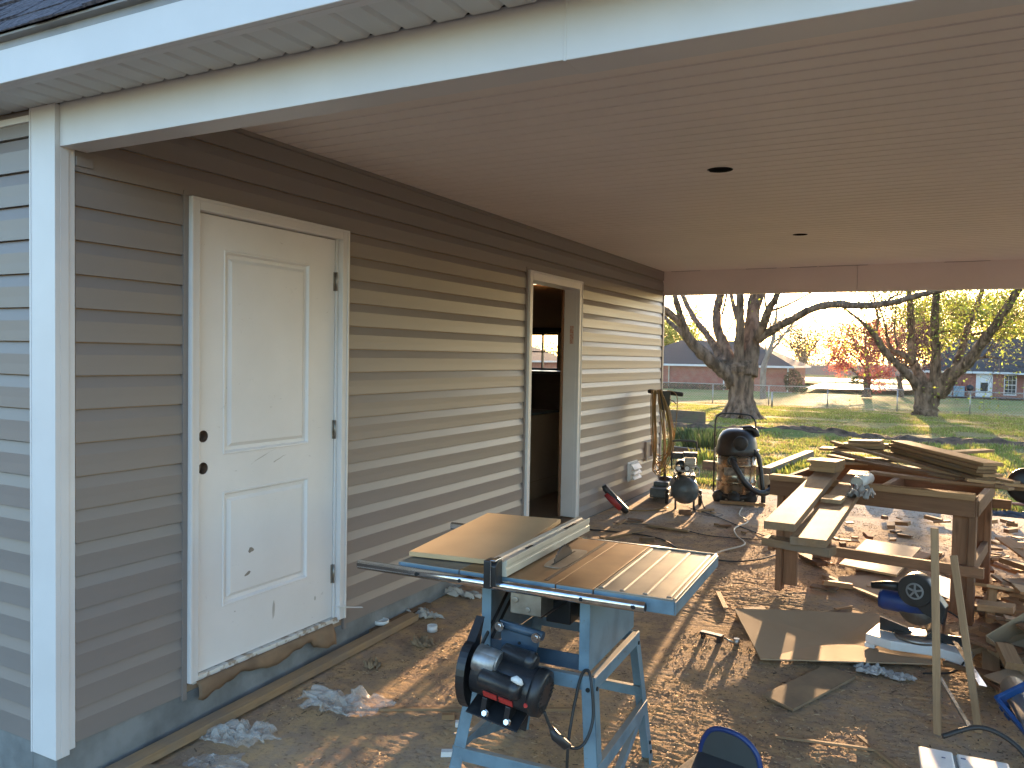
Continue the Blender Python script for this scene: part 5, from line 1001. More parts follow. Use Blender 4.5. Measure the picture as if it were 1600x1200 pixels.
# ------------------------------------------------------------------ lumber on the bench
def onb(u0, v0, z0, u1, v1, z1, w_, t, mat, lab, name='board', cat='board', group=None, roll=0, sag=0):
    a = W(u0, v0, z0); b = W(u1, v1, z1); o = board(name, a, b, w_, t, mat, roll, sag=sag); tag(o, lab, cat, group); return o
ordn = ('lowest', 'second', 'third', 'fourth', 'fifth', 'topmost')
BZ = .90
for k in range(6):
    j = random.uniform(-.012, .012)
    onb(.02+j, .86+j, BZ-.025+.0212*k, (.66+j*2), .06+j+.010*k, BZ-.055+.0212*k, .125, .019, m_pineold if k in (1, 3) else m_pine, ordn[k]+' board of the slanting stack on the right side of the workbench', group=None)
for k, (a, b, z0, z1, w_, mt) in enumerate((((-.42, .82), (.78, -.03), .95, .835, .045, m_trimwood), ((-.30, .95), (.80, .08), .92, .86, .05, m_trimwood), ((-.15, .40), (.74, .02), .875, .845, .055, m_cedar), ((-.35, .62), (.50, .10), .895, .85, .07, m_pineold), ((.0, .10), (.70, .04), .842, .84, .09, m_cedar), ((-.40, .7), (.1, .45), .86, .85, .08, m_trimwood), ((.55, -.02), (1.05, .18), .865, .84, .05, m_pine), ((.35, .05), (1.10, .26), .83, .815, .07, m_pineold))):
    onb(a[0], a[1], z0, b[0], b[1], z1, w_, .017, mt, ('longest thin strip slanting across the middle of the workbench', 'thin strip crossing behind the longest one on the workbench', 'brown strip low on the front of the workbench pile', 'wide dirty strip under the longest thin strip', 'brown board flat along the front rail of the workbench', 'pale strip at the left of the workbench pile', 'short strip sticking out past the right corner of the workbench', 'wide strip poking out past the right corner toward the black bag')[k], 'strip', 'strip', sag=.006)
for k, (u, v, z, w_, l_, a, mt) in enumerate(((-.28, .80, .90, .16, .42, .1, m_pine), (-.22, .86, .925, .13, .36, -.1, m_trimwood), (-.18, .80, .945, .10, .30, .25, m_pine), (-.20, .88, .962, .14, .22, .05, m_trimwood), (-.05, .93, .93, .12, .34, -.3, m_pineold), (-.32, .60, .83, .2, .40, .15, m_card), (.45, 1.0, .93, .09, .36, .9, m_trimwood), (-.05, .66, .86, .16, .3, .3, m_pineold))):
    c, s_ = math.cos(a), math.sin(a); onb(u-c*l_/2, v-s_*l_/2, z, u+c*l_/2, v+s_*l_/2, z+.01, w_, .018, mt, ('broad pale offcut at the bottom of the heap at the back left of the workbench', 'second pale offcut of the heap at the workbench back left', 'short offcut turned askew on the heap at the back left', 'topmost small offcut of the heap at the back left of the workbench', 'grey offcut leaning right of the heap at the back of the workbench', 'brown card piece lying behind the stacked blocks', 'pale offcut sticking up diagonally behind the slanting board stack', 'dirty offcut lying between the heap and the slanting stack')[k], 'offcut', 'offcut')
sk = thing('black_bag', 'black rounded tool case behind the right end of the slanting boards', 'case', W(.84, .24, .70), R(-8)); sk.scale = (.85, .85, .85)
mb = MB(); mb.lathe([(0, -.05), (.09, -.045), (.125, -.02), (.125, .03), (.09, .05), (0, .05)], (0, 0, .15), 'y', 26); mb.build('body', m_black, sk)
mb = MB(); mb.prism([(.02, .06), (.20, .10), (.42, .05), (.42, .02), (.2, .03)], -.03, .05, 'y'); mb.prism([(.08, .01), (.36, -.02), (.36, -.13), (.20, -.15), (.10, -.11)], -.04, .05, 'y'); mb.build('handle', m_rubber, sk, .006)

# ------------------------------------------------------------------ leaning sticks, box and right-hand heap
o = board('stick', (2.925, 3.78, G(3.8)+.05), (3.02, 4.30, .86), .032, .018, m_trimwood); tag(o, 'taller pale stick standing upright between camera and mitre saw', 'stick')
def stick(p0, p1, w_, t, lab):
    p0 = Vector(p0); p1 = Vector(p1); d = p1-p0; z = d.normalized(); y = (Vector((.2, 1, 0))-z*z.dot(Vector((.2, 1, 0)))).normalized(); x = y.cross(z)
    mb = MB(); mb.b2((0, -w_/2, -t/2), (d.length, w_/2, t/2)); o = mb.build('stick', m_trimwood, None, .001); o.matrix_world = Matrix.Translation(p0) @ Matrix((z, x, y)).transposed().to_4x4(); tag(o, lab, 'stick')
bpy.data.objects.remove(o, do_unlink=True)
stick((2.923, 3.95, -.13), (2.883, 4.0, .773), .030, .018, 'taller pale stick standing upright between camera and mitre saw')
stick((3.084, 4.05, -.12), (2.966, 4.25, .608), .030, .018, 'shorter pale stick leaning left, right of the upright one')
wbx_ = thing('white_box', 'pale blue-white plastic bin with open lid at the bottom right of the slab', 'bin', (3.02, 3.02, G(3)), R(4))
mb = MB(); mb.b2((-.15, -.18, 0), (.11, .12, .30)); mb.build('body', m_whitepl, wbx_, .012)
mb = MB(); mb.b2((-.158, -.185, .302), (-.052, .125, .318)); mb.b2((-.040, -.185, .302), (.115, .125, .316)); ld_ = mb.build('lid', m_whitepl, wbx_, .006)
mb = MB(); mb.b2((.03, -.10, .3165), (.08, -.07, .3175)); mb.b2((-.03, .085, .3165), (-.015, .092, .3175)); mb.b2((-.09, .06, .3185), (-.078, .066, .3195)); mb.build('lid_mark', m_bluepl, ld_)
mb = MB(); mb.b2((-.050, -.18, .30), (-.042, .12, .309)); mb.build('hinge_groove', M('groove_grey', (.25, .28, .27)), wbx_)
cb_ = MB(); cb_.tube(spline([(2.93, 3.25, .16), (3.05, 3.30, .20), (3.16, 3.27, .17), (3.24, 3.18, .08), (3.30, 3.05, .0)], 9), .009, 10); o = cb_.build('cable', m_cordb); tag(o, 'black cable arching behind the pale bin at the bottom right', 'cable')
pb = sheet('shiny_strip', [(2.985, 4.72), (3.01, 4.70), (3.115, 4.18), (3.085, 4.18)], lambda x, y: G(y)+.16-.2*(y-4.4)*0, .004, m_chrome, 'bright polished metal strip glinting between the sticks and the scrap boxes', 'metal strip')
bh = board('tool_handle', (2.93, 4.25, .02), (3.03, 3.66, .05), .014, .014, m_steel); tag(bh, 'thin metal rod slanting behind the upright pale stick', 'rod')
# blue crate at right edge
bc_ = thing('blue_crate', 'blue slatted plastic crate tipped up at the right edge of the picture', 'crate', (3.47, 3.84, .08), R(20)); bc_.scale = (1.12, 1.12, 1.12)
rm = Euler((R(28), R(-32), 0)).to_matrix()
mb = MB()
for k in range(6): mb.box(tuple(rm @ Vector((-.20+.08*k, 0, 0))), (.02, .36, .012), rm)
for k in (-1, 0, 1): mb.box(tuple(rm @ Vector((0, .17*k, 0))), (.44, .025, .02), rm)
mb.build('base', m_blueb, bc_, .002)
mb = MB()
for s in (-1, 1): mb.box(tuple(rm @ Vector((0, .18*s, .10))), (.45, .014, .035), rm); mb.box(tuple(rm @ Vector((.22*s, 0, .10))), (.014, .37, .035), rm); mb.box(tuple(rm @ Vector((0, .18*s, .04))), (.45, .012, .02), rm)
for s in (-1, 1):
    for q in range(5): mb.box(tuple(rm @ Vector((-.2+.1*q, .18*s, .055))), (.016, .012, .10), rm)
mb.build('side', m_blueb, bc_, .002)
pc = MB(); pc.tube([(3.20, 4.02, .12), (3.34, 3.35, .02)], .048, 18); o = pc.build('plastic_pipe', M('grey_pvc', (.28, .27, .26), (.2, .19, .18), rough=.5)); tag(o, 'short grey pipe lying in front of the blue crate', 'pipe')
def carton(loc, size, rot, lab, mat=m_card):
    t = thing('cardboard_box', lab, 'box', loc); x, y, z = size; rm = Euler(rot).to_matrix(); e = .004
    mb = MB()
    for c, d in (((0, 0, e/2), (x, y, e)), ((-x/2+e/2, 0, z/2+e), (e, y, z)), ((x/2-e/2, 0, z/2+e), (e, y, z)), ((0, -y/2+e/2, z/2+e), (x-2.2*e, e, z)), ((0, y/2-e/2, z/2+e), (x-2.2*e, e, z))): mb.box(tuple(rm @ Vector(c)), d, rm)
    mb.build('body', mat, t, .001); mb = MB(); f1 = rm @ Euler((R(50), 0, 0)).to_matrix(); mb.box(tuple(rm @ Vector((0, -y/2-.03, z+.01))), (x*.95, y*.35, e), f1); f2 = rm @ Euler((0, R(60), 0)).to_matrix()
    mb.box(tuple(rm @ Vector((x/2+.03, 0, z-.01))), (x*.4, y*.9, e), f2); mb.build('flap', mat, t, .001); return t
carton((3.36, 4.82, .02), (.34, .26, .16), (R(25), R(-28), R(35)), 'tipped open carton beside the right leg of the workbench')
carton((3.50, 4.45, -.03), (.36, .24, .14), (R(15), R(-22), R(20)), 'squashed brown carton between the blue crate and the mitre saw')
carton((3.62, 6.15, .0), (.24, .26, .22), (0, R(10), R(-20)), 'small open wooden-brown carton behind the scrap heap at the right edge')
for k, (a, b, w_, t_, mt, lab) in enumerate((((3.10, 5.0, .02), (3.75, 5.45, .26), .13, .02, m_pine, 'pale board propped up over the scrap heap at the right'), ((3.06, 4.82, .00), (3.80, 5.20, .30), .09, .03, m_trimwood, 'narrow pale board leaning parallel to the propped one'), ((3.02, 4.9, .03), (3.55, 4.70, .06), .08, .02, m_cedar, 'brown board lying across the foot of the tipped carton'), ((3.20, 5.55, .06), (3.62, 5.42, .10), .15, .02, m_pine, 'wide pale board flat on the scrap heap right of the workbench leg'), ((3.19, 5.48, -.02), (3.20, 5.46, .20), .05, .02, m_pine, 'short upright offcut standing beside the right leg of the workbench'), ((2.95, 4.55, .0), (3.40, 4.20, .03), .03, .02, m_pineold, 'thin dirty stick in the shade behind the pale sticks'), ((3.15, 4.35, .02), (3.45, 4.6, .09), .12, .006, m_card, 'flat brown card flap in the shaded heap at the right'))):
    o = board('board', a, b, w_, t_, mt); tag(o, lab, 'board')
# loose offcuts on the slab
rs = random.Random(11)
def scraps(n, reg, lab, grp, zoff=0, big=1, mats=(m_pine, m_trimwood, m_cedar, m_pine, m_pineold)):
    x0, x1, y0, y1 = reg
    for k in range(n):
        x, y = rs.uniform(x0, x1), rs.uniform(y0, y1); a = rs.uniform(0, math.pi); L = rs.uniform(.05, .20)*big; w_ = rs.uniform(.025, .08)*big; t_ = rs.choice((.012, .018, .018, .035)); z = G(y)+t_/2+.004+zoff*rs.random()
        tl = rs.uniform(-.12, .12)*(1+zoff*4); o = board('offcut', (x-math.cos(a)*L/2, y-math.sin(a)*L/2, z-tl*L/2), (x+math.cos(a)*L/2, y+math.sin(a)*L/2, z+tl*L/2+abs(tl)*.02), w_, t_, rs.choice(mats), roll=rs.uniform(-.1, .1)*(1+3*zoff))
        o.location.z += abs(tl)*L/2; tag(o, lab, 'offcut', grp)
scraps(30, (2.15, 3.3, 6.6, 8.6), 'small sawn wood offcut on the sunlit slab behind the workbench', 'offcuts behind the workbench', .02)
scraps(85, (3.12, 3.80, 4.9, 6.9), 'wood offcut in the heap right of the workbench', 'offcuts in the right heap', .24, 1.7)
scraps(14, (3.05, 3.7, 4.6, 5.4), 'wood offcut among the tipped cartons at the right', 'offcuts among the cartons', .12, 1.3)
scraps(22, (3.10, 3.60, 4.45, 5.1), 'wood offcut in the shaded pile between mitre saw and cartons', 'offcuts beside the mitre saw', .22, 1.9)
scraps(14, (2.2, 3.0, 5.7, 6.6), 'wood offcut under the front of the workbench', 'offcuts under the workbench', .01, 1)
scraps(9, (.35, 1.7, 6.0, 8.2), 'small wood chip on the slab between table saw and compressor', 'chips by the compressor', 0, .8)
scraps(22, (3.2, 4.2, 7.0, 8.9), 'small wood offcut on the far right part of the slab', 'offcuts at the far right of the slab', .02, 1.1)
for a, b, w_, t_, mt, lab in (((.62, 6.95), (1.0, 6.90), .06, .02, m_trimwood, 'pale board lying on the slab behind the right wing of the table saw'), ((.42, 6.32), (.62, 6.75), .07, .018, m_trimwood, 'light stick near the red tool, pointing at the wall'), ((1.62, 5.38), (1.74, 5.08), .03, .012, m_trimwood, 'thin stick on the sunlit mud left of the workbench shadow'), ((1.83, 4.98), (2.0, 5.06), .05, .018, m_pine, 'pale block touching the left corner of the cardboard sheet'), ((1.85, 5.10), (1.96, 5.18), .06, .018, m_trimwood, 'small pale offcut just behind the left corner of the cardboard'), ((2.20, 6.10), (2.60, 5.72), .035, .018, m_trimwood, 'long thin stick pointing at the mitre saw'), ((2.35, 5.40), (2.44, 5.50), .025, .012, m_pine, 'short pale stick behind the cardboard sheet'), ((2.00, 6.55), (2.16, 6.35), .09, .03, m_cedar, 'brown offcut beside the left leg of the workbench'), ((2.30, 3.58), (2.72, 3.66), .018, .01, m_trimwood, 'thin lath in the shade right of the dark seat'), ((2.62, 3.75), (2.86, 3.45), .02, .01, m_trimwood, 'thin slat by the upright pale stick'), ((.90, 8.45), (1.35, 8.52), .05, .03, m_pine, 'pale timber in front of the vacuum wheels'), ((.70, 7.62), (.82, 7.66), .06, .04, m_cedar, 'brick-red offcut just in front of the compressor foot'), ((1.17, 7.28), (1.27, 7.32), .05, .02, m_cedar, 'small brown chip on the slab left of the plank ends')):
    o = board('offcut', (a[0], a[1], G(a[1])+t_/2+.006), (b[0], b[1], G(b[1])+t_/2+.008), w_, t_, mt); tag(o, lab, 'offcut')
# cords on the slab
def cord(pts, r, mat, lab, name='extension_cord'):
    P = [(x, y, G(y)+r+.004+(z or 0)) for x, y, z in pts]; mb = MB(); mb.tube(spline(P, 8), r, 8); o = mb.build(name, mat); tag(o, lab, 'cord')
cord([(.15, 6.55, 0), (.5, 6.60, 0), (.85, 6.55, .0), (1.15, 6.25, 0), (1.50, 6.15, 0), (1.70, 6.30, 0), (1.85, 6.55, 0), (2.1, 6.62, 0)], .006, m_cordb, 'black cord crossing the slab behind the table saw')
cord([(1.16, 8.3, 0), (1.22, 7.9, 0), (1.36, 7.6, 0), (1.32, 7.25, 0), (1.40, 6.95, 0), (1.52, 6.7, 0), (1.42, 6.45, 0), (1.35, 6.25, 0)], .007, m_cordw, 'pale cord snaking from the vacuum toward the workbench')
cord([(.70, 8.0, 0), (1.0, 7.75, 0), (1.35, 7.35, 0), (1.7, 7.0, 0), (2.0, 6.9, 0)], .005, m_cordb, 'thin black cord from the compressor to the workbench')
cord([(.3, 6.9, 0), (.8, 7.0, 0), (1.2, 6.85, 0), (1.7, 6.95, 0)], .004, m_cordb, 'thin dark wire lying straight across the slab')
# dark blue-rimmed seat at the bottom
ts = thing('camp_seat', 'dark grey seat back with rounded blue rim at the bottom of the picture', 'seat', (2.175, 3.25, G(3.25)), R(-12))
P = spline([(-.125, 0, .0), (-.115, .0, .07), (-.08, 0, .13), (-.02, 0, .15), (.06, 0, .14), (.12, 0, .09), (.14, 0, .0)], 6)
mb = MB(); mb.tube(P, .011, 10); mb.build('rim', m_bluepl, ts)
mb = MB(); pp = [(p.x, p.z) for p in P]; mb.prism(pp, -.006, .006, 'y'); mb.build('panel', M('dark_grey_fabric', (.06, .065, .065), rough=.8), ts)
mb = MB(); mb.b2((-.13, -.20, .012), (.14, .006, .03)); mb.build('cushion', M('seat_fabric', (.05, .05, .055), rough=.85), ts, .008)

# ------------------------------------------------------------------ beside the slab
for k, (a, b, h, lab) in enumerate((((.72, 12.0, -.12), (.98, 14.6, -.10), .14, 'old landscape timber edging running away from the slab behind the vacuum'), ((-.25, 12.3, -.12), (.72, 12.1, -.12), .14, 'old landscape timber lying across, just behind the vacuum'), ((-1.35, 14.2, -.14), (-.3, 13.9, -.14), .13, 'old timber left of the vacuum handle near the wall corner'), ((-3.9, 22.4, -.13), (-2.75, 22.1, -.13), .38, 'mossy upright plank edging in front of the largest tree'))):
    o = board('landscape_timber', a, b, .14 if h < .2 else .07, h, WOOD('old_timber_%d' % k, (.16, .12, .09), (.08, .06, .045), dirt=(.10, .10, .06))); tag(o, lab, 'timber')
m_brickA = BRICK('red_brick', (.33, .075, .045), (.23, .05, .035), (.34, .24, .19))
for k, (x, y, rz, lab) in enumerate(((2.34, 9.62, 85, 'muddy white bucket lying on its side past the slab edge, seen under the workbench'), (2.72, 9.72, 60, 'second white bucket, cracked, lying right of the muddy one'))):
    t = thing('bucket', lab, 'bucket', (x, y, T(y)+.10), R(rz))
    mb = MB(); mb.lathe([(0, -.17), (.115, -.17), (.135, .17), (.145, .17), (.145, .15), (.138, .14)], (0, 0, .03), 'x', 24); mb.lathe([(.128, .17), (.108, -.16), (0, -.16)], (0, 0, .03), 'x', 24); bo = mb.build('body', m_bucket if k == 0 else m_whitepl, t)
    mb = MB(); mb.tube(spline([(.16, .14, .03), (.20, .10, -.02), (.24, 0, -.09), (.20, -.10, -.02), (.16, -.14, .03)], 6), .003, 6); mb.build('bail', m_steel, t)
sheetlump('tarpaulin', (3.35, 9.75, T(9.7)+.02), (1.5, .35), .10, M('navy_tarp', (.035, .045, .07), (.10, .10, .11), rough=.4), 'dark blue tarpaulin bundled along the outer edge of the slab', 'tarpaulin', 20)
sheetlump('plastic_sheet', (2.95, 9.95, T(9.9)+.02), (.7, .3), .14, M('lilac_film', (.30, .26, .33), (.10, .10, .10), rough=.35), 'grey and lilac crumpled plastic behind the workbench on the grass', 'plastic sheet', 21)
hz = MB(); hz.tube(spline([(3.1, 10.4, -.1), (3.4, 10.55, -.06), (3.9, 10.5, -.05), (4.3, 10.2, -.08), (4.2, 9.9, -.09), (3.9, 9.8, -.1)], 8), .016, 10); o = hz.build('garden_hose', M('pink_hose', (.40, .20, .16), rough=.5)); tag(o, 'pinkish garden hose curving on the grass at the right edge', 'hose')
hz = MB(); hz.tube(spline([(1.2, 9.55, -.13), (1.6, 9.6, -.13), (2.1, 9.55, -.13), (2.5, 9.6, -.13)], 6), .014, 10); o = hz.build('garden_hose', M('red_hose', (.32, .12, .08), rough=.5)); tag(o, 'thin reddish hose along the slab edge behind the vacuum', 'hose')
def clump(x, y, n, h, lab, mat=m_shrub, sp_=.25, name='weed_clump', w_=.012):
    t = thing(name, lab, 'plant', (x, y, T(y))); vs = []; fs = []
    for i in range(n):
        a = random.uniform(0, 6.28); r = sp_*math.sqrt(random.random()); bx, by = r*math.cos(a), r*math.sin(a); hh = h*random.uniform(.5, 1.1); l = random.uniform(.1, .5)*hh; a2 = random.uniform(0, 6.28); dx, dy = math.cos(a2)*w_, math.sin(a2)*w_
        o_ = len(vs); ex, ey = math.cos(a)*l, math.sin(a)*l; vs += [(bx-dx, by-dy, -.02), (bx+dx, by+dy, -.02), (bx+ex*.4+dx, by+ey*.4+dy, hh*.6), (bx+ex*.4-dx, by+ey*.4-dy, hh*.6), (bx+ex, by+ey, hh)]; fs += [(o_, o_+1, o_+2, o_+3), (o_+3, o_+2, o_+4)]
    mb = MB(); mb.add(vs, fs); mb.build('foliage', mat, t); return t
clump(-.85, 14.8, 350, .38, 'tall weed clump behind the floor machine near the wall corner', m_shrub, .45); clump(-.35, 13.2, 220, .22, 'low weeds between the timbers behind the vacuum', m_grass, .35); clump(.95, 13.2, 380, .14, 'low green ground ivy right of the landscape timber', m_grass, .5)
clump(1.1, 12.4, 300, .12, 'small green patch beside the slab left of the workbench', m_grass, .45); clump(-1.6, 17, 300, .30, 'weed clump in the grass behind the floor machine handle', m_shrub, .5)

# ------------------------------------------------------------------ chain link fence
fn = thing('chain_link_fence', 'grey chain link fence with thin posts crossing behind the yard trees', 'fence', (0, 43.5, T(43.5)))
FX = [-15.4, -11.6, -7.83, -4.9, -2.0, 1.2, 4.3, 7.4, 10.5, 14]; FH = 1.08; fy = 43.6
for x in FX: mb = MB(); mb.cyl((x, fy, T(fy)-.2), (x, fy, T(fy)+FH+.03), .030, 8); mb.build('post', m_steel, fn, world=True)
mb = MB(); mb.cyl((FX[0], fy, T(fy)+FH), (FX[-1], fy, T(fy)+FH), .024, 8); mb.build('top_rail', m_steel, fn, world=True)
mb = MB(); z0 = T(fy)+.03; step = .14; x = FX[0]
while x < FX[-1]:
    for s in (1, -1):
        xa, xb = (x, x+FH) if s > 0 else (x+FH, x)
        d = .0045; mb.add([(xa-d, fy-.01, z0), (xa+d, fy-.01, z0), (xb+d, fy-.01, z0+FH-.04), (xb-d, fy-.01, z0+FH-.04)], [(0, 1, 2, 3)])
    x += step
mb.build('mesh', m_steel, fn, world=True)
wp = MB(); wp.tube([(-3.75, 38, T(38)-.1), (-3.75, 38, T(38)+.75)], .04, 8); wp.tube([(-3.75, 38, T(38)+.74), (-2.9, 38, T(38)+.74)], .02, 6); o = wp.build('wire_post', m_steel); tag(o, 'short pale post left of the base of the largest tree', 'post')

# ------------------------------------------------------------------ neighbouring houses
m_roofA = M('grey_roof_shingles', (.088, .075, .07), (.058, .05, .047), scale=18, rough=.9, bump=.4, bscale=8, bdist=.03, stretch=(1, 1, 4), spec=.3)
def hip_house(name, label, x0, x1, y0, y1, zb, hw, hr, ov=.45, hipl=4.0):
    t = thing(name, label, 'house', ((x0+x1)/2, y0, zb)); mb = MB(); mb.b2((x0, y0, zb-.5), (x1, y1, zb+hw)); mb.build('wall', m_brickA, t, world=True)
    z = zb+hw+.02; a, b, c, d = x0-ov, x1+ov, y0-ov, y1+ov; m = (c+d)/2; r0, r1 = a+hipl, b-hipl
    mb = MB(); mb.add([(a, c, z), (b, c, z), (b, d, z), (a, d, z), (r0, m, z+hr), (r1, m, z+hr)], [(0, 1, 5, 4), (1, 2, 5), (2, 3, 4, 5), (3, 0, 4), (3, 2, 1, 0)]); mb.build('roof', m_roofA, t, world=True)
    mb = MB(); mb.b2((a-.02, c-.05, z-.16), (b+.02, c-.002, z+.01)); mb.b2((b+.002, c, z-.16), (b+.05, d, z+.01)); mb.b2((a, c, z-.18), (b, y0-.01, z-.162)); mb.build('eave_trim', m_white, t, world=True)
    return t
def hwin(t, x0, x1, z0, z1, y, nx=3, ny=4):
    f = MB(); e = .06; yy0, yy1 = y-.05, y+.02
    f.b2((x0-e, yy0, z0-e), (x0, yy1, z1+e)); f.b2((x1, yy0, z0-e), (x1+e, yy1, z1+e)); f.b2((x0, yy0, z1), (x1, yy1, z1+e)); f.b2((x0-.08, yy0-.03, z0-e-.04), (x1+.08, yy1, z0-.001)); f.b2((x0, yy0+.01, (z0+z1)/2-.03), (x1, yy1, (z0+z1)/2+.03))
    for i in range(1, nx): x = x0+(x1-x0)*i/nx; f.b2((x-.012, yy0+.012, z0), (x+.012, yy1, z1))
    for i in range(1, ny): z = z0+(z1-z0)*i/ny; f.b2((x0, yy0+.013, z-.012), (x1, yy1, z+.012))
    w_ = f.build('window', m_white, t, world=True); p = MB(); p.b2((x0, y-.02, z0), (x1, y-.01, z1)); o = p.build('pane', m_glass_dark, t, world=True); o.parent = w_
zl = -1.36
lh = hip_house('brick_house', 'red brick house with grey hip roof behind the largest tree', -25.5, -9.2, 77.6, 88, zl, 2.38, 2.45, hipl=5)
mb = MB(); mb.b2((-15.2, 77.48, zl), (-15.1, 77.59, zl+2.3)); mb.build('downspout', m_white, lh, world=True); mb = MB(); mb.b2((-9.35, 77.48, zl), (-9.22, 77.59, zl+2.3)); mb.build('downspout', m_white, lh, world=True)
mb = MB(); mb.b2((-20.6, 77.45, zl), (-20.5, 77.58, zl+2.3)); mb.build('downspout', m_steel, lh, world=True)
zr = -1.55
rh = hip_house('brick_house', 'red brick house with grey roof, white door and windows at the right edge', 2.0, 22, 80.8, 92, zr, 2.42, 3.0, hipl=3.0)
mb = MB(); mb.b2((5.9, 80.72, zr+.02), (7.15, 80.79, zr+2.28)); mb.build('door_frame', m_white, rh, world=True)
mb = MB(); mb.b2((6.1, 80.69, zr+.08), (6.95, 80.72, zr+2.15)); dd = mb.build('door', m_whitepl, rh, world=True); p = MB(); p.b2((6.25, 80.67, zr+.75), (6.8, 80.685, zr+1.5)); o = p.build('pane', m_glass_dark, rh, world=True); o.parent = dd
for x0, x1 in ((8.05, 8.85), (9.75, 10.6), (11.3, 12.1), (14, 15.4)): hwin(rh, x0, x1, zr+.55, zr+2.15, 80.79)
for x in (9.45, 13.4): mb = MB(); mb.box((x, 79.3, zr+1.1), (.22, .22, 2.5)); mb.build('porch_post', m_white, rh, .01, world=True)
mb = MB(); mb.b2((8.9, 78.9, zr+2.26), (22, 80.34, zr+2.40)); mb.build('porch_roof_edge', m_white, rh, world=True)
mb = MB(); mb.prism([(78.9, zr+2.401), (80.35, zr+2.401), (80.35, zr+2.75)], 8.9, 22, 'x'); mb.build('porch_roof', m_roofA, rh, world=True)
flat('patio', [(2.0, 77.5), (22, 77.5), (22, 81), (2, 81)], .10, m_concrete)
pk = thing('picket_rail', 'leaning wooden lattice rail in front of the right hand brick house', 'railing', (11.0, 78.3, T(78)))
mb = MB()
for k in range(10): mb.box((-1.4+.32*k, 0, .55), (.05, .03, 1.15), (0, R(38), 0))
mb.build('slat', m_pine, pk); mb = MB(); mb.box((0, .05, .95), (3.4, .05, .07)); mb.box((0, .05, .25), (3.4, .05, .07)); mb.build('rail', m_cedar, pk)
au = thing('condenser_unit', 'grey air conditioning unit against the right hand brick house', 'air conditioner', (3.6, 79.4, T(79)+.1))
mb = MB(); mb.b2((-.45, -.4, 0), (.45, .4, .85)); mb.build('body', M('ac_grey', (.36, .42, .44), rough=.5), au, .03)
mb = MB()
for k in range(9): mb.b2((-.42, -.415, .08+.08*k), (.42, -.401, .11+.08*k))
mb.build('grille', m_steel, au); mb = MB(); mb.cyl((0, 0, .86), (0, 0, .88), .35, 20); mb.build('fan_guard', m_black, au)
au2 = thing('storage_bin', 'second grey-blue bin right beside the air conditioning unit', 'bin', (4.6, 79.4, T(79)+.1)); mb = MB(); mb.b2((-.42, -.38, 0), (.42, .38, .80)); mb.build('body', M('bin_blue', (.25, .33, .38), rough=.5), au2, .04); mb = MB(); mb.b2((-.45, -.41, .802), (.45, .41, .88)); mb.build('lid', M('bin_lid', (.3, .38, .42), rough=.5), au2, .03)
gr = thing('barbecue_grill', 'round black barbecue grill left of the white door of the right hand house', 'grill', (5.4, 79.2, T(79)+.1))
mb = MB(); mb.lathe([(0, .5), (.22, .55), (.3, .7), (.3, .78), (.24, .95), (0, 1.05)]); mb.build('kettle', m_black, gr)
for k in range(3): a = 2.1*k; mb = MB(); mb.cyl((.12*math.cos(a), .12*math.sin(a), .55), (.3*math.cos(a), .3*math.sin(a), 0), .02, 8); mb.build('leg', m_steel, gr)
fl = clump(4.9, 80.2, 60, 1.5, 'pale flowering plant beside the black grill', m_redbud, .2, 'flowering_plant', .03)
# white-sided house seen through the indoor window
nh = hip_house('brick_house', 'low brick house with pale roof seen through the window inside the doorway', -50, -33, 70, 80, T(75), 2.4, 2.2, hipl=4)
for x0 in (-47, -42, -37.5): hwin(nh, x0, x0+1.0, T(75)+.9, T(75)+2.0, 69.99, 2, 2)
# shrubs, far fence, hedges
def shrub(x, y, sx, sz, n, lab, name='shrub', mat=m_shrub, ls=.09, sy=None):
    t = thing(name, lab, 'shrub', (x, y, T(y))); pts = []
    for _ in range(n):
        p = Vector((random.gauss(0, 1), random.gauss(0, 1), random.gauss(0, 1))).normalized()*random.uniform(.55, 1.0)**.5
        k = 1+.25*noise.noise(p*2.3+Vector((x, y, 0))); pts.append((x+p.x*sx*k, y+p.y*(sy or sx)*k, T(y)+sz*.5+p.z*sz*.5*k))
    mb = MB(); mb.tube([(x, y, T(y)-.1), (x, y, T(y)+sz*.5)], .05, 6); mb.build('stem', m_bark, t, world=True); leaves(pts, ls, mat, 'foliage', t, .04); return t
shrub(-8.7, 77.0, .8, 2.1, 900, 'tall brownish bush at the right corner of the grey roofed brick house', mat=m_wood_far, ls=.12); shrub(-7.9, 76.3, .55, .75, 500, 'low dark bush at the foot of the tall brown one')
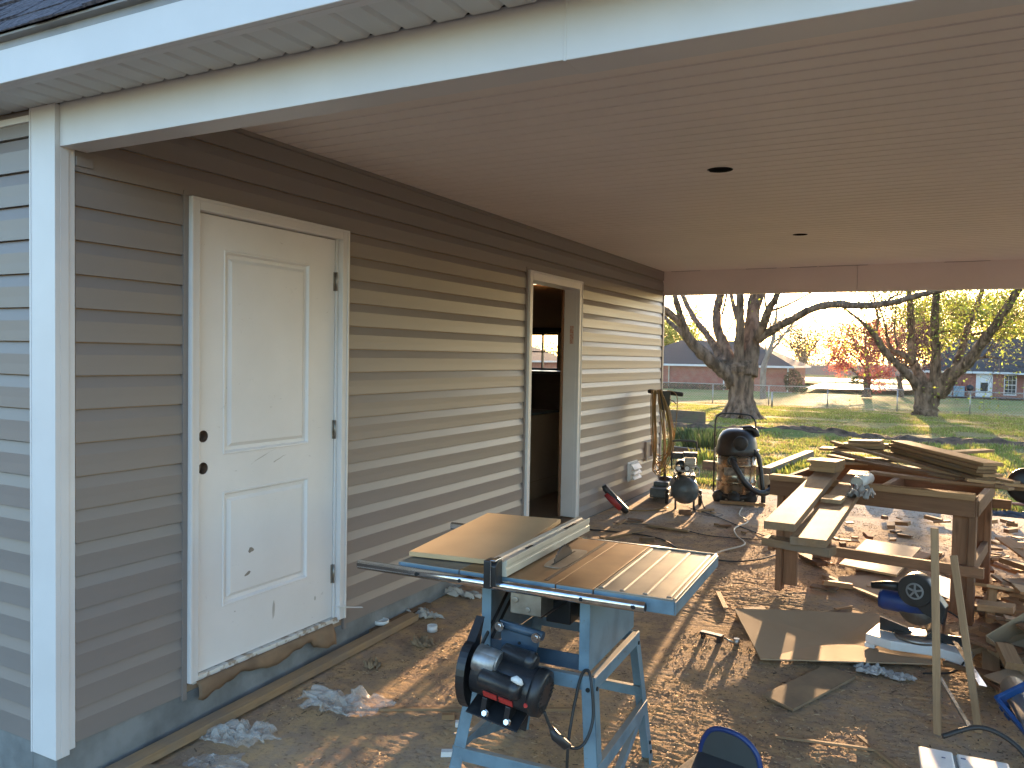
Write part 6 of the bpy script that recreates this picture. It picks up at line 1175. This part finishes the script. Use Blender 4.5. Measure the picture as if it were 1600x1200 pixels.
shrub(-4.9, 101, 1.2, 1.35, 1500, 'clipped dark hedge across the drive, left of the blossom tree', 'hedge', ls=.11); shrub(3.2, 99, 1.1, 1.2, 1300, 'clipped dark hedge across the drive, right of the blossom tree', 'hedge', ls=.11)
shrub(-18, 76.5, 4.2, .6, 1600, 'long low brownish bed along the front of the grey roofed brick house', mat=m_wood_far, ls=.09, sy=.5)
wf = thing('board_fence', 'long grey board fence beyond the far lawn', 'fence', (-8, 150, T(150)))
mb = MB()
for k in range(300): x = -40+.2*k; mb.b2((x, 150, T(150)+.0), (x+.19, 150.03, T(150)+1.8+.03*random.random()))
mb.build('board', M('weathered_board', (.24, .23, .23), (.17, .16, .16), rough=.85), wf, world=True)
mb = MB(); mb.b2((-40, 150.031, T(150)+.4), (20, 150.08, T(150)+.5)); mb.b2((-40, 150.031, T(150)+1.3), (20, 150.08, T(150)+1.4)); mb.build('rail', m_cedar, wf, world=True)
wires = MB(); wires.tube([(-9.5, 95, 1.5), (-3, 96, 1.15), (4, 97, 1.25)], .025, 6, cap=False); o = wires.build('overhead_wire', m_steel); tag(o, 'thin pale wire strung across behind the coral blossom tree', 'wire')

for y0, z0, w_, h_ in ((2.80, .55, .018, .014), (2.78, .44, .022, .010), (2.95, .22, .012, .05), (2.86, .99, .10, .004), (2.98, .97, .05, .003), (3.25, .20, .008, .014), (2.70, .28, .006, .004)):
    mb = MB(); n = 9; c = [(y0+w_*math.cos(6.283*i/n)*random.uniform(.6, 1.1), z0+h_*math.sin(6.283*i/n)*random.uniform(.6, 1.1)+.3*w_*math.cos(6.283*i/n)*(h_ < w_*.5)) for i in range(n)]
    mb.prism(c, -.0038, -.0034, 'x'); o = hp(mb, 'scuff_mark', M('scuff', (.55, .52, .49), rough=.6), parent=dm_) if not (P2[0]+.04 < y0 < P2[1]-.04 and P2[2] < z0 < P2[3]) else None
    if o is None:
        for k, (a, b) in enumerate(c): pass
        mb = MB(); mb.prism(c, -.0049, -.0044, 'x'); hp(mb, 'scuff_mark', M('scuff', (.30, .26, .22), rough=.6), parent=dm_)
# every separate thing gets its own matrix up to date
bpy.context.view_layer.update()
